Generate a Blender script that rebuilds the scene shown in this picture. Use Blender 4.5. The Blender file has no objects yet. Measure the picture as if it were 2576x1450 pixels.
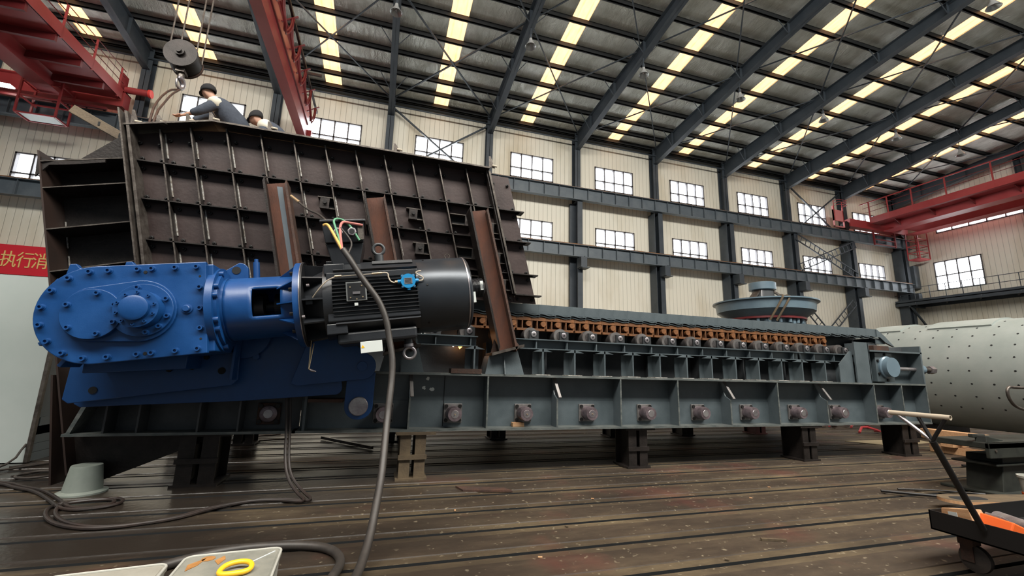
import bpy, bmesh, math, random
from mathutils import Matrix, Vector
random.seed(7)
S = bpy.context.scene
COL = S.collection
PI = math.pi

# ------------------------------------------------------------------ camera
def cam_rot(p, y, r):
    cy, sy = math.cos(y), math.sin(y)
    fwd = Vector((sy*math.cos(p), cy*math.cos(p), math.sin(p)))
    right = Vector((cy, -sy, 0)); up = right.cross(fwd)
    c, s = math.cos(r), math.sin(r)
    down = -up
    r0 = right*c - down*s; r1 = right*s + down*c
    return r0, -r1, -fwd
cam_d = bpy.data.cameras.new('camera'); cam = bpy.data.objects.new('camera', cam_d); COL.objects.link(cam)
ax, ay, az = cam_rot(0.188989, 0.291368, 0.0267270)
cam.matrix_world = Matrix(((ax.x, ay.x, az.x, 0), (ax.y, ay.y, az.y, 0), (ax.z, ay.z, az.z, 1.5), (0, 0, 0, 1)))
cam_d.sensor_width = 36; cam_d.lens = 1077.84/2576*36; cam_d.clip_start = 0.05; cam_d.clip_end = 300
S.camera = cam
S.view_settings.view_transform = 'Standard'; S.view_settings.look = 'None'
S.view_settings.gamma = 1.0; S.view_settings.use_curve_mapping = False
S.view_settings.exposure = 1.0

# ------------------------------------------------------------------ world + big lights
W = bpy.data.worlds.new('world'); S.world = W; W.use_nodes = True
W.node_tree.nodes['Background'].inputs[0].default_value = (0.80, 0.92, 1.0, 1)
W.node_tree.nodes['Background'].inputs[1].default_value = 0.10
def area(name, loc, rot, sx, sy, power, col):
    l = bpy.data.lights.new(name, 'AREA'); l.shape = 'RECTANGLE'; l.size = sx; l.size_y = sy
    l.energy = power; l.color = col
    o = bpy.data.objects.new(name, l); COL.objects.link(o); o.location = loc; o.rotation_euler = rot
    return o
# daylight coming down through the roof lights of the near half of the hall
area('roof_daylight', (4, -4.0, 17.0), (math.radians(28), 0, 0), 40, 4, 7000, (1.0, 0.96, 0.88))

# ------------------------------------------------------------------ helpers
WM = {}
class MB:
    def __init__(s, T=None): s.v = []; s.f = []; s.T = T
    def add(s, vs, fs):
        n = len(s.v)
        if s.T is not None: vs = [tuple(s.T @ Vector(p)) for p in vs]
        s.v += [tuple(p) for p in vs]; s.f += [tuple(n+i for i in f) for f in fs]
        return s
    def box(s, x0, y0, z0, x1, y1, z1):
        return s.add([(x0,y0,z0),(x1,y0,z0),(x1,y1,z0),(x0,y1,z0),(x0,y0,z1),(x1,y0,z1),(x1,y1,z1),(x0,y1,z1)],
                     [(0,3,2,1),(4,5,6,7),(0,1,5,4),(1,2,6,5),(2,3,7,6),(3,0,4,7)])
    def bar(s, p0, p1, w, h, up=(0,0,1)):
        p0, p1 = Vector(p0), Vector(p1); d = (p1-p0).normalized(); up = Vector(up)
        if abs(d.dot(up)) > .99: up = Vector((0,1,0))
        a = d.cross(up).normalized(); b = a.cross(d).normalized()
        a = a*w/2; b = b*h/2; vs = []
        for p in (p0, p1): vs += [p-a-b, p+a-b, p+a+b, p-a+b]
        return s.add(vs, [(0,3,2,1),(4,5,6,7),(0,1,5,4),(1,2,6,5),(2,3,7,6),(3,0,4,7)])
    def cyl(s, p0, p1, r0, r1=None, n=20):
        r1 = r0 if r1 is None else r1
        return s.lathe([(0,0),(r0,0),(r1,1),(0,1)], p0, p1, n)
    def lathe(s, prof, p0, p1, n=24):
        p0, p1 = Vector(p0), Vector(p1); L = (p1-p0); d = L.normalized()
        u = d.orthogonal().normalized(); w = d.cross(u)
        vs = []; rows = []
        for r, t in prof:
            c = p0 + L*t
            if r < 1e-6: rows.append([len(vs)]); vs.append(c)
            else:
                rows.append(list(range(len(vs), len(vs)+n)))
                for i in range(n):
                    a = 2*PI*i/n; vs.append(c + u*math.cos(a)*r + w*math.sin(a)*r)
        fs = []
        for A, B in zip(rows, rows[1:]):
            if len(A) == 1 and len(B) == 1: continue
            for i in range(n):
                j = (i+1) % n
                if len(A) == 1: fs.append((A[0], B[i], B[j]))
                elif len(B) == 1: fs.append((A[i], B[0], A[j]))
                else: fs.append((A[i], B[i], B[j], A[j]))
        return s.add(vs, fs)
    def tube(s, pts, r, n=8, smooth=0, closed=False):
        pts = [Vector(p) for p in pts]
        for _ in range(smooth):
            q = [] if closed else [pts[0]]
            m = len(pts)
            for i in range(m if closed else m-1):
                a, b = pts[i], pts[(i+1) % m]
                q += [a*.75+b*.25, a*.25+b*.75]
            if not closed: q.append(pts[-1])
            pts = q
        m = len(pts); vs = []; fs = []; prev = None
        for i in range(m):
            if closed: t = pts[(i+1) % m]-pts[i-1]
            else: t = pts[min(i+1, m-1)]-pts[max(i-1, 0)]
            t = t.normalized() if t.length > 1e-9 else Vector((0,0,1))
            u = t.orthogonal().normalized() if prev is None else (prev - t*prev.dot(t)).normalized()
            prev = u; w = t.cross(u)
            rr = r[min(i, len(r)-1)] if isinstance(r, (list, tuple)) else r
            for k in range(n):
                a = 2*PI*k/n; vs.append(pts[i]+u*math.cos(a)*rr+w*math.sin(a)*rr)
        for i in range(m if closed else m-1):
            a = i*n; b = ((i+1) % m)*n
            for k in range(n):
                l = (k+1) % n; fs.append((a+k, a+l, b+l, b+k))
        if not closed: fs.append(tuple(range(n))); fs.append(tuple((m-1)*n+k for k in range(n)))
        return s.add(vs, fs)
    def prism(s, poly, axis, a, b):
        n = len(poly)
        f = {'y': lambda u, v, t: (u, t, v), 'x': lambda u, v, t: (t, u, v), 'z': lambda u, v, t: (u, v, t)}[axis]
        vs = [f(u, v, a) for u, v in poly]+[f(u, v, b) for u, v in poly]
        fs = [tuple(range(n)), tuple(range(2*n-1, n-1, -1))]+[(i, (i+1) % n, n+(i+1) % n, n+i) for i in range(n)]
        return s.add(vs, fs)
    def torus(s, c, axis, R, r, n=24, m=8):
        c = Vector(c); d = Vector(axis).normalized(); u = d.orthogonal().normalized(); w = d.cross(u)
        return s.tube([c+u*math.cos(2*PI*i/n)*R+w*math.sin(2*PI*i/n)*R for i in range(n)], r, m, closed=True)
    def build(s, name, mat, parent=None, smooth=False, bevel=0, ang=40):
        me = bpy.data.meshes.new(name)
        vs = s.v
        if parent is not None:
            inv = WM[parent.name].inverted(); vs = [tuple(inv @ Vector(p)) for p in vs]
        me.from_pydata(vs, [], s.f)
        bm = bmesh.new(); bm.from_mesh(me); bmesh.ops.recalc_face_normals(bm, faces=bm.faces); bm.to_mesh(me); bm.free()
        if smooth:
            me.shade_smooth(); me.set_sharp_from_angle(angle=math.radians(ang))
        me.materials.append(mat)
        o = bpy.data.objects.new(name, me); COL.objects.link(o)
        if parent is not None: o.parent = parent; WM[o.name] = WM[parent.name]
        else: WM[o.name] = Matrix.Identity(4)
        if bevel:
            m = o.modifiers.new('bevel', 'BEVEL'); m.width = bevel; m.segments = 2; m.limit_method = 'ANGLE'; m.angle_limit = math.radians(40)
        return o
def tag(o, label=None, cat=None, group=None, kind=None):
    if label: o['label'] = label
    if cat: o['category'] = cat
    if group: o['group'] = group
    if kind: o['kind'] = kind
    return o
def thing(name, label, cat, M=(0,0,0), group=None):
    o = bpy.data.objects.new(name, None); COL.objects.link(o)
    m = M if isinstance(M, Matrix) else Matrix.Translation(Vector(M))
    o.matrix_world = m; o.empty_display_size = .2; WM[o.name] = m.copy()
    return tag(o, label, cat, group)
def struct(o): o['kind'] = 'structure'; return o
def dup(root, loc, label=None, group=None, rotz=0):
    r = root.copy(); COL.objects.link(r); r.location = loc; r.rotation_euler = (0, 0, rotz)
    if label: r['label'] = label
    if group: r['group'] = group
    WM[r.name] = Matrix.Translation(Vector(loc)) @ Matrix.Rotation(rotz, 4, 'Z')
    for ch in list(root.children):
        c = ch.copy(); COL.objects.link(c); c.parent = r
        for g in ch.children:
            d = g.copy(); COL.objects.link(d); d.parent = c
    return r
def arc(cx, cy, r, a0, a1, n=12):
    return [(cx+r*math.cos(math.radians(a0+(a1-a0)*i/n)), cy+r*math.sin(math.radians(a0+(a1-a0)*i/n))) for i in range(n+1)]
def ordinal(i): return ['first','second','third','fourth','fifth','sixth','seventh','eighth','ninth','tenth','eleventh','twelfth','thirteenth','fourteenth','fifteenth','sixteenth','seventeenth','eighteenth','nineteenth','twentieth'][i]

# ------------------------------------------------------------------ materials
MATS = {}
def mat(name, col, rough=.5, metal=0.0, col2=None, scale=3.0, bump=0.0, bscale=30.0, stretch=(1,1,1), emis=None, estr=0, lo=.35, hi=.65, spec=.5, rvar=0.0):
    m = bpy.data.materials.new(name); m.use_nodes = True; nt = m.node_tree; N = nt.nodes; L = nt.links
    b = N['Principled BSDF']
    b.inputs['Base Color'].default_value = (*col, 1); b.inputs['Roughness'].default_value = rough; b.inputs['Metallic'].default_value = metal
    b.inputs['Specular IOR Level'].default_value = spec
    if col2 or bump or rvar:
        tc = N.new('ShaderNodeTexCoord'); mp = N.new('ShaderNodeMapping'); L.new(tc.outputs['Object'], mp.inputs[0]); mp.inputs['Scale'].default_value = stretch
    if col2 or rvar:
        nz = N.new('ShaderNodeTexNoise'); nz.inputs['Scale'].default_value = scale; nz.inputs['Detail'].default_value = 6; nz.inputs['Roughness'].default_value = .65
        L.new(mp.outputs[0], nz.inputs['Vector'])
    if col2:
        cr = N.new('ShaderNodeValToRGB'); cr.color_ramp.elements[0].position = lo; cr.color_ramp.elements[1].position = hi
        cr.color_ramp.elements[0].color = (*col, 1); cr.color_ramp.elements[1].color = (*col2, 1)
        L.new(nz.outputs[0], cr.inputs[0]); L.new(cr.outputs[0], b.inputs['Base Color'])
    if rvar:
        mr = N.new('ShaderNodeMapRange'); mr.inputs['To Min'].default_value = max(.03, rough-rvar); mr.inputs['To Max'].default_value = min(1, rough+rvar)
        mr.inputs['From Min'].default_value = .3; mr.inputs['From Max'].default_value = .7
        L.new(nz.outputs[0], mr.inputs['Value']); L.new(mr.outputs[0], b.inputs['Roughness'])
    if bump:
        n2 = N.new('ShaderNodeTexNoise'); n2.inputs['Scale'].default_value = bscale; n2.inputs['Detail'].default_value = 4
        L.new(mp.outputs[0], n2.inputs['Vector'])
        bp = N.new('ShaderNodeBump'); bp.inputs['Strength'].default_value = bump; bp.inputs['Distance'].default_value = .02
        L.new(n2.outputs[0], bp.inputs['Height']); L.new(bp.outputs[0], b.inputs['Normal'])
    if emis:
        b.inputs['Emission Color'].default_value = (*emis, 1); b.inputs['Emission Strength'].default_value = estr
    MATS[name] = m
    return m
M_paint = mat('machine_grey_green_paint', (.056,.072,.080), .42, 0, (.078,.098,.108), 2.5, .08, 60, rvar=.1)
M_paintdk = mat('machine_dark_grey', (.035,.04,.045), .5, .1, (.06,.065,.07), 3, .1, 40)
M_flange = mat('machine_flange_worn', (.07,.085,.085), .45, .3, (.16,.17,.16), 5, .15, 50, (1,3,3))
M_plate = mat('brown_steel_plate', (.024,.0135,.0125), .55, .2, (.044,.027,.025), 1.6, .1, 25, rvar=.12)
M_rib = mat('dark_mill_scale_steel', (.011,.009,.008), .48, .4, (.028,.022,.02), 4, .15, 40)
M_ribedge = mat('pale_steel_edge', (.13,.115,.10), .42, .6, (.05,.04,.035), 9, .1, 60)
M_weld = mat('weld_line', (.50,.50,.48), .5, .3, (.16,.13,.10), 30, .3, 120)
M_hubplate = mat('dull_steel_plate', (.20,.19,.185), .45, .5, (.12,.11,.105), 6)
M_rust = mat('rusty_steel', (.10,.032,.015), .75, .1, (.055,.022,.014), 3.5, .25, 40, (1.6,1.6,.5))
M_rustdk = mat('dark_rusty_steel', (.035,.022,.018), .7, .2, (.075,.035,.022), 5, .2, 50)
M_bolt = mat('black_bolt', (.012,.011,.011), .5, .4)
M_blue = mat('blue_enamel', (.003,.040,.150), .38, 0, (.005,.055,.195), 2.0, .04, 90, rvar=.07)
M_bluebolt = mat('blue_painted_bolt', (.005,.05,.18), .4)
M_hole = mat('black_recess', (.004,.005,.006), .8)
M_black = mat('black_motor_paint', (.012,.014,.017), .38, 0, (.018,.020,.024), 4, .06, 80)
M_blackdk = mat('motor_fin_black', (.006,.007,.009), .5)
M_cowl = mat('charcoal_cowl_paint', (.030,.036,.044), .30, .45, (.036,.042,.05), 3, .02, 60)
M_silver = mat('bare_machined_steel', (.45,.43,.43), .35, .8, (.25,.22,.24), 6, .1, 60)
M_mauve = mat('oily_machined_steel', (.30,.24,.26), .4, .7, (.13,.10,.11), 7, .15, 60)
M_white = mat('white_painted_metal', (.62,.66,.64), .5)
M_chain = mat('orange_rust_chain', (.20,.075,.020), .6, .15, (.085,.036,.014), 7, .2, 60)
M_roller = mat('worn_roller_steel', (.06,.055,.055), .4, .7, (.16,.15,.15), 5)
M_col = mat('dark_grey_building_steel', (.036,.048,.062), .5, .1, (.055,.068,.082), 1.2, .05, 20)
M_girder = mat('runway_girder_grey', (.085,.108,.130), .5, .1, (.12,.145,.165), 1.5, .05, 20)
M_rail = mat('rusty_crane_rail', (.28,.13,.05), .6, .3, (.14,.07,.035), 2)
M_purlin = mat('black_purlin_steel', (.016,.018,.020), .6, .1)
M_red = mat('crane_red_paint', (.32,.038,.042), .38, 0, (.38,.055,.058), .8, .03, 20, rvar=.08)
M_reddk = mat('crane_dark_red_paint', (.16,.018,.02), .5)
M_cable = mat('black_rubber_cable', (.020,.017,.015), .6, 0, (.045,.036,.03), 8, .1, 60)
M_hose = mat('brown_rubber_hose', (.022,.013,.010), .5, 0, (.012,.009,.008), 4)
M_wood = mat('sawn_timber', (.40,.21,.10), .7, 0, (.50,.30,.16), 3, .15, 30, (1,12,12))
M_mill = mat('primed_mill_shell', (.25,.285,.27), .55, 0, (.30,.33,.315), 1.5, .08, 120)
M_crush = mat('crusher_blue_grey_paint', (.11,.16,.20), .30, .1, (.14,.20,.24), 1.5)
M_green = mat('olive_bench_steel', (.010,.012,.010), .6, .2, (.024,.027,.021), 5)
M_yellow = mat('yellow_plastic', (.85,.48,.02), .4)
M_orange = mat('orange_plastic', (.75,.12,.02), .45)
M_plastic = mat('white_dirty_plastic', (.40,.40,.36), .45, 0, (.30,.30,.27), 3, .05, 20, rvar=.1)
M_lid = mat('grimy_lid', (.15,.155,.135), .5, 0, (.24,.235,.20), 4, .05, 20)
M_pail = mat('grey_pail', (.20,.235,.205), .55, 0, (.26,.29,.26), 2.5)
M_banner = mat('red_banner_cloth', (.62,.012,.03), .7)
M_gold = mat('gold_lettering', (.80,.55,.20), .6)
M_booth = mat('white_booth_panel', (.33,.375,.36), .5, 0, (.37,.41,.395), .8)
M_boothshade = mat('shaded_booth_panel', (.17,.21,.23), .5)  # booth panel colour darkened to paint in the shade on its side
M_jblue = mat('bright_blue_box', (.01,.19,.42), .35)
M_brass = mat('brass_fitting', (.62,.48,.30), .35, .8)
M_wire = mat('pale_sheathed_wire', (.42,.36,.28), .5)
M_skin = mat('skin', (.42,.24,.17), .6)
M_navy = mat('navy_work_shirt', (.028,.036,.052), .85, 0, (.04,.05,.07), 12, .2, 30)
M_cream = mat('cream_shoulder_cloth', (.52,.50,.42), .85)
M_cap = mat('black_cap_cloth', (.010,.010,.012), .9)
M_trouser = mat('dark_trousers', (.02,.024,.035), .9)
M_lampglass = mat('lamp_reflector', (.5,.52,.52), .25, .3)
M_lampon = mat('lamp_bulb_lit', (1,1,1), .5, 0, emis=(1,.97,.9), estr=6)
M_spark = mat('hot_spark', (1,.4,.1), .5, 0, emis=(1,.35,.06), estr=5)
M_cord = mat('green_wire', (.10,.30,.17), .6)
M_pink = mat('pink_wire', (.45,.14,.12), .6)
M_ywire = mat('yellow_wire', (.70,.40,.10), .6)

def nodes(m): return m.node_tree.nodes, m.node_tree.links, m.node_tree.nodes['Principled BSDF']
# cladding: vertical pressed ribs every 0.3 m, slight dirt
def cladding(name, axis):
    m = mat(name, (.60,.55,.42), .5); N, L, b = nodes(m)
    tc = N.new('ShaderNodeTexCoord'); sp = N.new('ShaderNodeSeparateXYZ'); L.new(tc.outputs['Object'], sp.inputs[0])
    mu = N.new('ShaderNodeMath'); mu.operation = 'MULTIPLY'; mu.inputs[1].default_value = 1/.30; L.new(sp.outputs[axis], mu.inputs[0])
    fr = N.new('ShaderNodeMath'); fr.operation = 'FRACT'; L.new(mu.outputs[0], fr.inputs[0])
    cr = N.new('ShaderNodeValToRGB'); e = cr.color_ramp.elements
    e[0].position = 0; e[0].color = (.25,.25,.25,1); e[1].position = .07; e[1].color = (1,1,1,1)
    e2 = e.new(.93); e2.color = (1,1,1,1); e3 = e.new(1.0); e3.color = (.25,.25,.25,1)
    L.new(fr.outputs[0], cr.inputs[0])
    nz = N.new('ShaderNodeTexNoise'); nz.inputs['Scale'].default_value = .5; nz.inputs['Detail'].default_value = 5
    mp = N.new('ShaderNodeMapping'); mp.inputs['Scale'].default_value = (1,1,.35); L.new(tc.outputs['Object'], mp.inputs[0]); L.new(mp.outputs[0], nz.inputs['Vector'])
    c2 = N.new('ShaderNodeValToRGB'); c2.color_ramp.elements[0].position = .30; c2.color_ramp.elements[0].color = (.60,.54,.41,1)
    c2.color_ramp.elements[1].position = .52; c2.color_ramp.elements[1].color = (.78,.75,.645,1); L.new(nz.outputs[0], c2.inputs[0])
    mx = N.new('ShaderNodeMixRGB'); mx.blend_type = 'MULTIPLY'; mx.inputs[0].default_value = .55
    L.new(c2.outputs[0], mx.inputs[1]); L.new(cr.outputs[0], mx.inputs[2]); L.new(mx.outputs[0], b.inputs['Base Color'])
    bp = N.new('ShaderNodeBump'); bp.inputs['Strength'].default_value = .5; bp.inputs['Distance'].default_value = .03
    L.new(cr.outputs[0], bp.inputs['Height']); L.new(bp.outputs[0], b.inputs['Normal'])
    return m
M_wallx = cladding('cream_cladding_long_wall', 0); M_wally = cladding('cream_cladding_end_wall', 1)
# roof lining: wrinkled silver foil blanket
M_foil = mat('wrinkled_foil_insulation', (.93,.95,.88), .36, .12, (.62,.63,.55), 1.1, 0, 1, (1,.5,1), rvar=.12)
N, L, b = nodes(M_foil)
tc = N.new('ShaderNodeTexCoord'); mp = N.new('ShaderNodeMapping'); mp.inputs['Scale'].default_value = (2.6,1.0,1); L.new(tc.outputs['Object'], mp.inputs[0])
n1 = N.new('ShaderNodeTexNoise'); n1.inputs['Scale'].default_value = 1.6; n1.inputs['Detail'].default_value = 8; n1.inputs['Roughness'].default_value = .6; n1.inputs['Distortion'].default_value = 1.2
L.new(mp.outputs[0], n1.inputs['Vector'])
bp = N.new('ShaderNodeBump'); bp.inputs['Strength'].default_value = .9; bp.inputs['Distance'].default_value = .12
L.new(n1.outputs[0], bp.inputs['Height']); L.new(bp.outputs[0], b.inputs['Normal'])
# translucent roof light sheet, daylight behind it
M_sky = bpy.data.materials.new('yellowed_rooflight_sheet'); M_sky.use_nodes = True; N, L, b = nodes(M_sky)
tc = N.new('ShaderNodeTexCoord'); sp = N.new('ShaderNodeSeparateXYZ'); L.new(tc.outputs['Object'], sp.inputs[0])
mu = N.new('ShaderNodeMath'); mu.operation = 'MULTIPLY'; mu.inputs[1].default_value = 1/.215; L.new(sp.outputs[0], mu.inputs[0])
fr = N.new('ShaderNodeMath'); fr.operation = 'PINGPONG'; fr.inputs[1].default_value = 1.0; L.new(mu.outputs[0], fr.inputs[0])
cr = N.new('ShaderNodeValToRGB'); cr.color_ramp.elements[0].position = .0; cr.color_ramp.elements[0].color = (.50,.17,.04,1)
cr.color_ramp.elements[1].position = .30; cr.color_ramp.elements[1].color = (.85,.40,.15,1); L.new(fr.outputs[0], cr.inputs[0])
nz = N.new('ShaderNodeTexNoise'); nz.inputs['Scale'].default_value = 2.5; nz.inputs['Detail'].default_value = 5
mp = N.new('ShaderNodeMapping'); mp.inputs['Scale'].default_value = (3,.8,1); L.new(tc.outputs['Object'], mp.inputs[0]); L.new(mp.outputs[0], nz.inputs['Vector'])
mx = N.new('ShaderNodeMixRGB'); mx.inputs[2].default_value = (.90,.52,.27,1); L.new(nz.outputs[0], mx.inputs[0]); L.new(cr.outputs[0], mx.inputs[1])
L.new(mx.outputs[0], b.inputs['Emission Color']); b.inputs['Emission Strength'].default_value = 1.45
b.inputs['Base Color'].default_value = (.7,.55,.3,1)
# window glass, blown out daylight
M_glass = mat('daylit_window_glass', (.8,.85,.9), .2, 0, emis=(.93,.97,1.0), estr=4.6)
# floor: worn brown T-slot plates, oily wet patches on the left under the machine
M_floor = mat('oily_brown_cast_iron_floor', (.050,.034,.024), .5); N, L, b = nodes(M_floor)
tc = N.new('ShaderNodeTexCoord'); mp = N.new('ShaderNodeMapping'); mp.inputs['Scale'].default_value = (.35,1.0,1); L.new(tc.outputs['Object'], mp.inputs[0])
n1 = N.new('ShaderNodeTexNoise'); n1.inputs['Scale'].default_value = 1.3; n1.inputs['Detail'].default_value = 9; n1.inputs['Roughness'].default_value = .7; L.new(mp.outputs[0], n1.inputs['Vector'])
cr = N.new('ShaderNodeValToRGB'); e = cr.color_ramp.elements
e[0].position = .30; e[0].color = (.014,.010,.007,1); e[1].position = .74; e[1].color = (.105,.082,.050,1)
x = e.new(.48); x.color = (.034,.024,.016,1); x = e.new(.60); x.color = (.058,.042,.027,1); L.new(n1.outputs[0], cr.inputs[0])
# reddish paint stains
n2 = N.new('ShaderNodeTexNoise'); n2.inputs['Scale'].default_value = .9; n2.inputs['Detail'].default_value = 7; L.new(tc.outputs['Object'], n2.inputs['Vector'])
c2 = N.new('ShaderNodeValToRGB'); c2.color_ramp.elements[0].position = .56; c2.color_ramp.elements[0].color = (0,0,0,1); c2.color_ramp.elements[1].position = .72; c2.color_ramp.elements[1].color = (1,1,1,1)
L.new(n2.outputs[0], c2.inputs[0])
mx = N.new('ShaderNodeMixRGB'); mx.inputs[2].default_value = (.17,.035,.028,1)
ma = N.new('ShaderNodeMath'); ma.operation = 'MULTIPLY'; ma.inputs[1].default_value = .25; L.new(c2.outputs[0], ma.inputs[0]); L.new(ma.outputs[0], mx.inputs[0]); L.new(cr.outputs[0], mx.inputs[1])
# small pale scuffs
n3 = N.new('ShaderNodeTexNoise'); n3.inputs['Scale'].default_value = 14; n3.inputs['Detail'].default_value = 3; L.new(tc.outputs['Object'], n3.inputs['Vector'])
c3 = N.new('ShaderNodeValToRGB'); c3.color_ramp.elements[0].position = .64; c3.color_ramp.elements[0].color = (0,0,0,1); c3.color_ramp.elements[1].position = .72; c3.color_ramp.elements[1].color = (1,1,1,1); L.new(n3.outputs[0], c3.inputs[0])
m2 = N.new('ShaderNodeMixRGB'); m2.inputs[2].default_value = (.26,.22,.15,1); mb = N.new('ShaderNodeMath'); mb.operation = 'MULTIPLY'; mb.inputs[1].default_value = .6
L.new(c3.outputs[0], mb.inputs[0]); L.new(mb.outputs[0], m2.inputs[0]); L.new(mx.outputs[0], m2.inputs[1])
# left part of the floor is dark with spilled oil
sp = N.new('ShaderNodeSeparateXYZ'); L.new(tc.outputs['Object'], sp.inputs[0])
mr = N.new('ShaderNodeMapRange'); mr.inputs['From Min'].default_value = 2.2; mr.inputs['From Max'].default_value = -1.2; L.new(sp.outputs[0], mr.inputs['Value'])
n4 = N.new('ShaderNodeTexNoise'); n4.inputs['Scale'].default_value = 1.1; n4.inputs['Detail'].default_value = 5; L.new(mp.outputs[0], n4.inputs['Vector'])
m4 = N.new('ShaderNodeMapRange'); m4.inputs['From Min'].default_value = .28; m4.inputs['From Max'].default_value = .50; L.new(n4.outputs[0], m4.inputs['Value'])
mm = N.new('ShaderNodeMath'); mm.operation = 'MULTIPLY'; L.new(mr.outputs[0], mm.inputs[0]); L.new(m4.outputs[0], mm.inputs[1])
md = N.new('ShaderNodeMixRGB'); md.inputs[2].default_value = (.020,.016,.013,1); L.new(mm.outputs[0], md.inputs[0]); L.new(m2.outputs[0], md.inputs[1])
L.new(md.outputs[0], b.inputs['Base Color'])
rr = N.new('ShaderNodeMapRange'); rr.inputs['To Min'].default_value = .62; rr.inputs['To Max'].default_value = .24; L.new(mm.outputs[0], rr.inputs['Value']); L.new(rr.outputs[0], b.inputs['Roughness'])
b.inputs['Metallic'].default_value = .0; b.inputs['Specular IOR Level'].default_value = .35
bp = N.new('ShaderNodeBump'); bp.inputs['Strength'].default_value = .25; bp.inputs['Distance'].default_value = .01; L.new(n3.outputs[0], bp.inputs['Height']); L.new(bp.outputs[0], b.inputs['Normal'])

# ================================================================== BUILDING
YW = 24.5; XL = -21.5; XR = 42.6; YN = -3.0
def zr(y): return 17.3 + .1*(24.5-y)
# floor: T-slot plates running along the machine
SL = [3.155+.573*i for i in range(-6, 14)]
m = MB(); prev = -8.0
prof = []
for y in SL:
    for a, z in ((y-.135, 0), (y-.13, -.008), (y-.026, -.008), (y-.026, -.16), (y+.026, -.16), (y+.026, -.008), (y+.13, -.008), (y+.135, 0)): prof.append((a, z))
prof = [(-8, 0)] + prof + [(30, 0)]
prof = [p for p in prof]
vs = []; fs = []
for X in (XL-4, XR+4):
    for y, z in prof: vs.append((X, y, z))
n = len(prof)
for i in range(n-1): fs.append((i, n+i, n+i+1, i+1))
m.add(vs, fs)
fl = struct(m.build('floor', M_floor))
M_ledge = M_floor.copy(); M_ledge.name = 'worn_slot_ledge'
for nd in M_ledge.node_tree.nodes:
    if nd.type == 'VALTORGB' and len(nd.color_ramp.elements) == 4:
        for e_ in nd.color_ramp.elements: c_ = e_.color; e_.color = (c_[0]*1.6, c_[1]*1.65, c_[2]*1.5, 1)
fl.data.materials.append(M_ledge); fl.data.materials.append(M_hole)
for p_ in fl.data.polygons:
    zs = [fl.data.vertices[i].co.z for i in p_.vertices]
    if max(zs) < -.005 and min(zs) > -.01: p_.material_index = 1
    elif min(zs) < -.1: p_.material_index = 2  # slot sides and bottom coloured black to deepen the shade inside

# walls with real window openings
def wall(name, axis, c0, c1, a0, a1, z0, z1, holes, mat_, top=None):
    m = MB()
    As = sorted({a0, a1} | {h[0] for h in holes} | {h[1] for h in holes})
    Zs = sorted({z0, z1} | {h[2] for h in holes} | {h[3] for h in holes})
    for A, B in zip(As, As[1:]):
        for P, Q in zip(Zs, Zs[1:]):
            ca, cz = (A+B)/2, (P+Q)/2
            if any(h[0] < ca < h[1] and h[2] < cz < h[3] for h in holes): continue
            if axis == 'x': m.box(A, c0, P, B, c1, Q)
            else: m.box(c0, A, P, c1, B, Q)
    if top: m.add(*top)
    return struct(m.build(name, mat_))
WX = [1.0+6*k for k in range(-4, 7)]
holesU = [(x, x+2.95, 13.85 if x < 12 else 13.45, 15.4 if x < 12 else 15.12) for x in WX[:]]
holesL = [(x, x+2.95, 9.5, 10.9) for x in WX[:]]
holesU = [(a, b_, 13.62, 15.30) for a, b_, c, d in holesU]
wall('wall_back', 'x', YW, YW+.2, XL, XR+.2, 0, 17.4, holesU+holesL, M_wallx)
EH = [(19.55, 22.5, 8.65, 11.0), (10.5, 13.5, 8.65, 11.0), (1.5, 4.5, 8.65, 11.0), (13.7, 22.0, 13.32, 14.75)]
gab = ([(XR, YN, 17.2), (XR+.2, YN, 17.2), (XR, YW, 17.2), (XR+.2, YW, 17.2), (XR, YN, zr(YN)+.1), (XR+.2, YN, zr(YN)+.1), (XR, YW, zr(YW)+.1), (XR+.2, YW, zr(YW)+.1)],
       [(0,2,6,4),(1,5,7,3),(4,6,7,5),(0,4,5,1),(2,3,7,6),(0,1,3,2)])
wall('wall_right', 'y', XR, XR+.2, YN, YW+.2, 0, 17.2, EH, M_wally, gab)

wn = [0]
def window(axis, c, a0, a1, z0, z1, cols, split):
    wn[0] += 1
    fr = MB(); w = .075
    def bx(m, A, B, P, Q, d0=-.06, d1=.10):
        if axis == 'x': m.box(A, c+d0, P, B, c+d1, Q)
        else: m.box(c+d0, A, P, c+d1, B, Q)
    bx(fr, a0, a0+w, z0, z1); bx(fr, a1-w, a1, z0, z1); bx(fr, a0, a1, z0, z0+w); bx(fr, a0, a1, z1-w, z1)
    for i in range(1, cols):
        a = a0+(a1-a0)*i/cols; bx(fr, a-w/2, a+w/2, z0, z1)
    for s_ in split:
        z = z0+(z1-z0)*s_; bx(fr, a0, a1, z-w/2, z+w/2)
    f = struct(fr.build('window_%d' % wn[0], M_win))
    g = MB(); bx(g, a0+w, a1-w, z0+w, z1-w, .12, .14); g.build('pane', M_glass, f)
M_win = mat('dark_window_frame', (.09,.085,.09), .5)
for h in holesU: window('x', YW, *h, 4, [.40])
for h in holesL: window('x', YW, *h, 4, [.27])
for i, h in enumerate(EH): window('y', XR, *h, 8 if i == 3 else 4, [.5])

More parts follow.
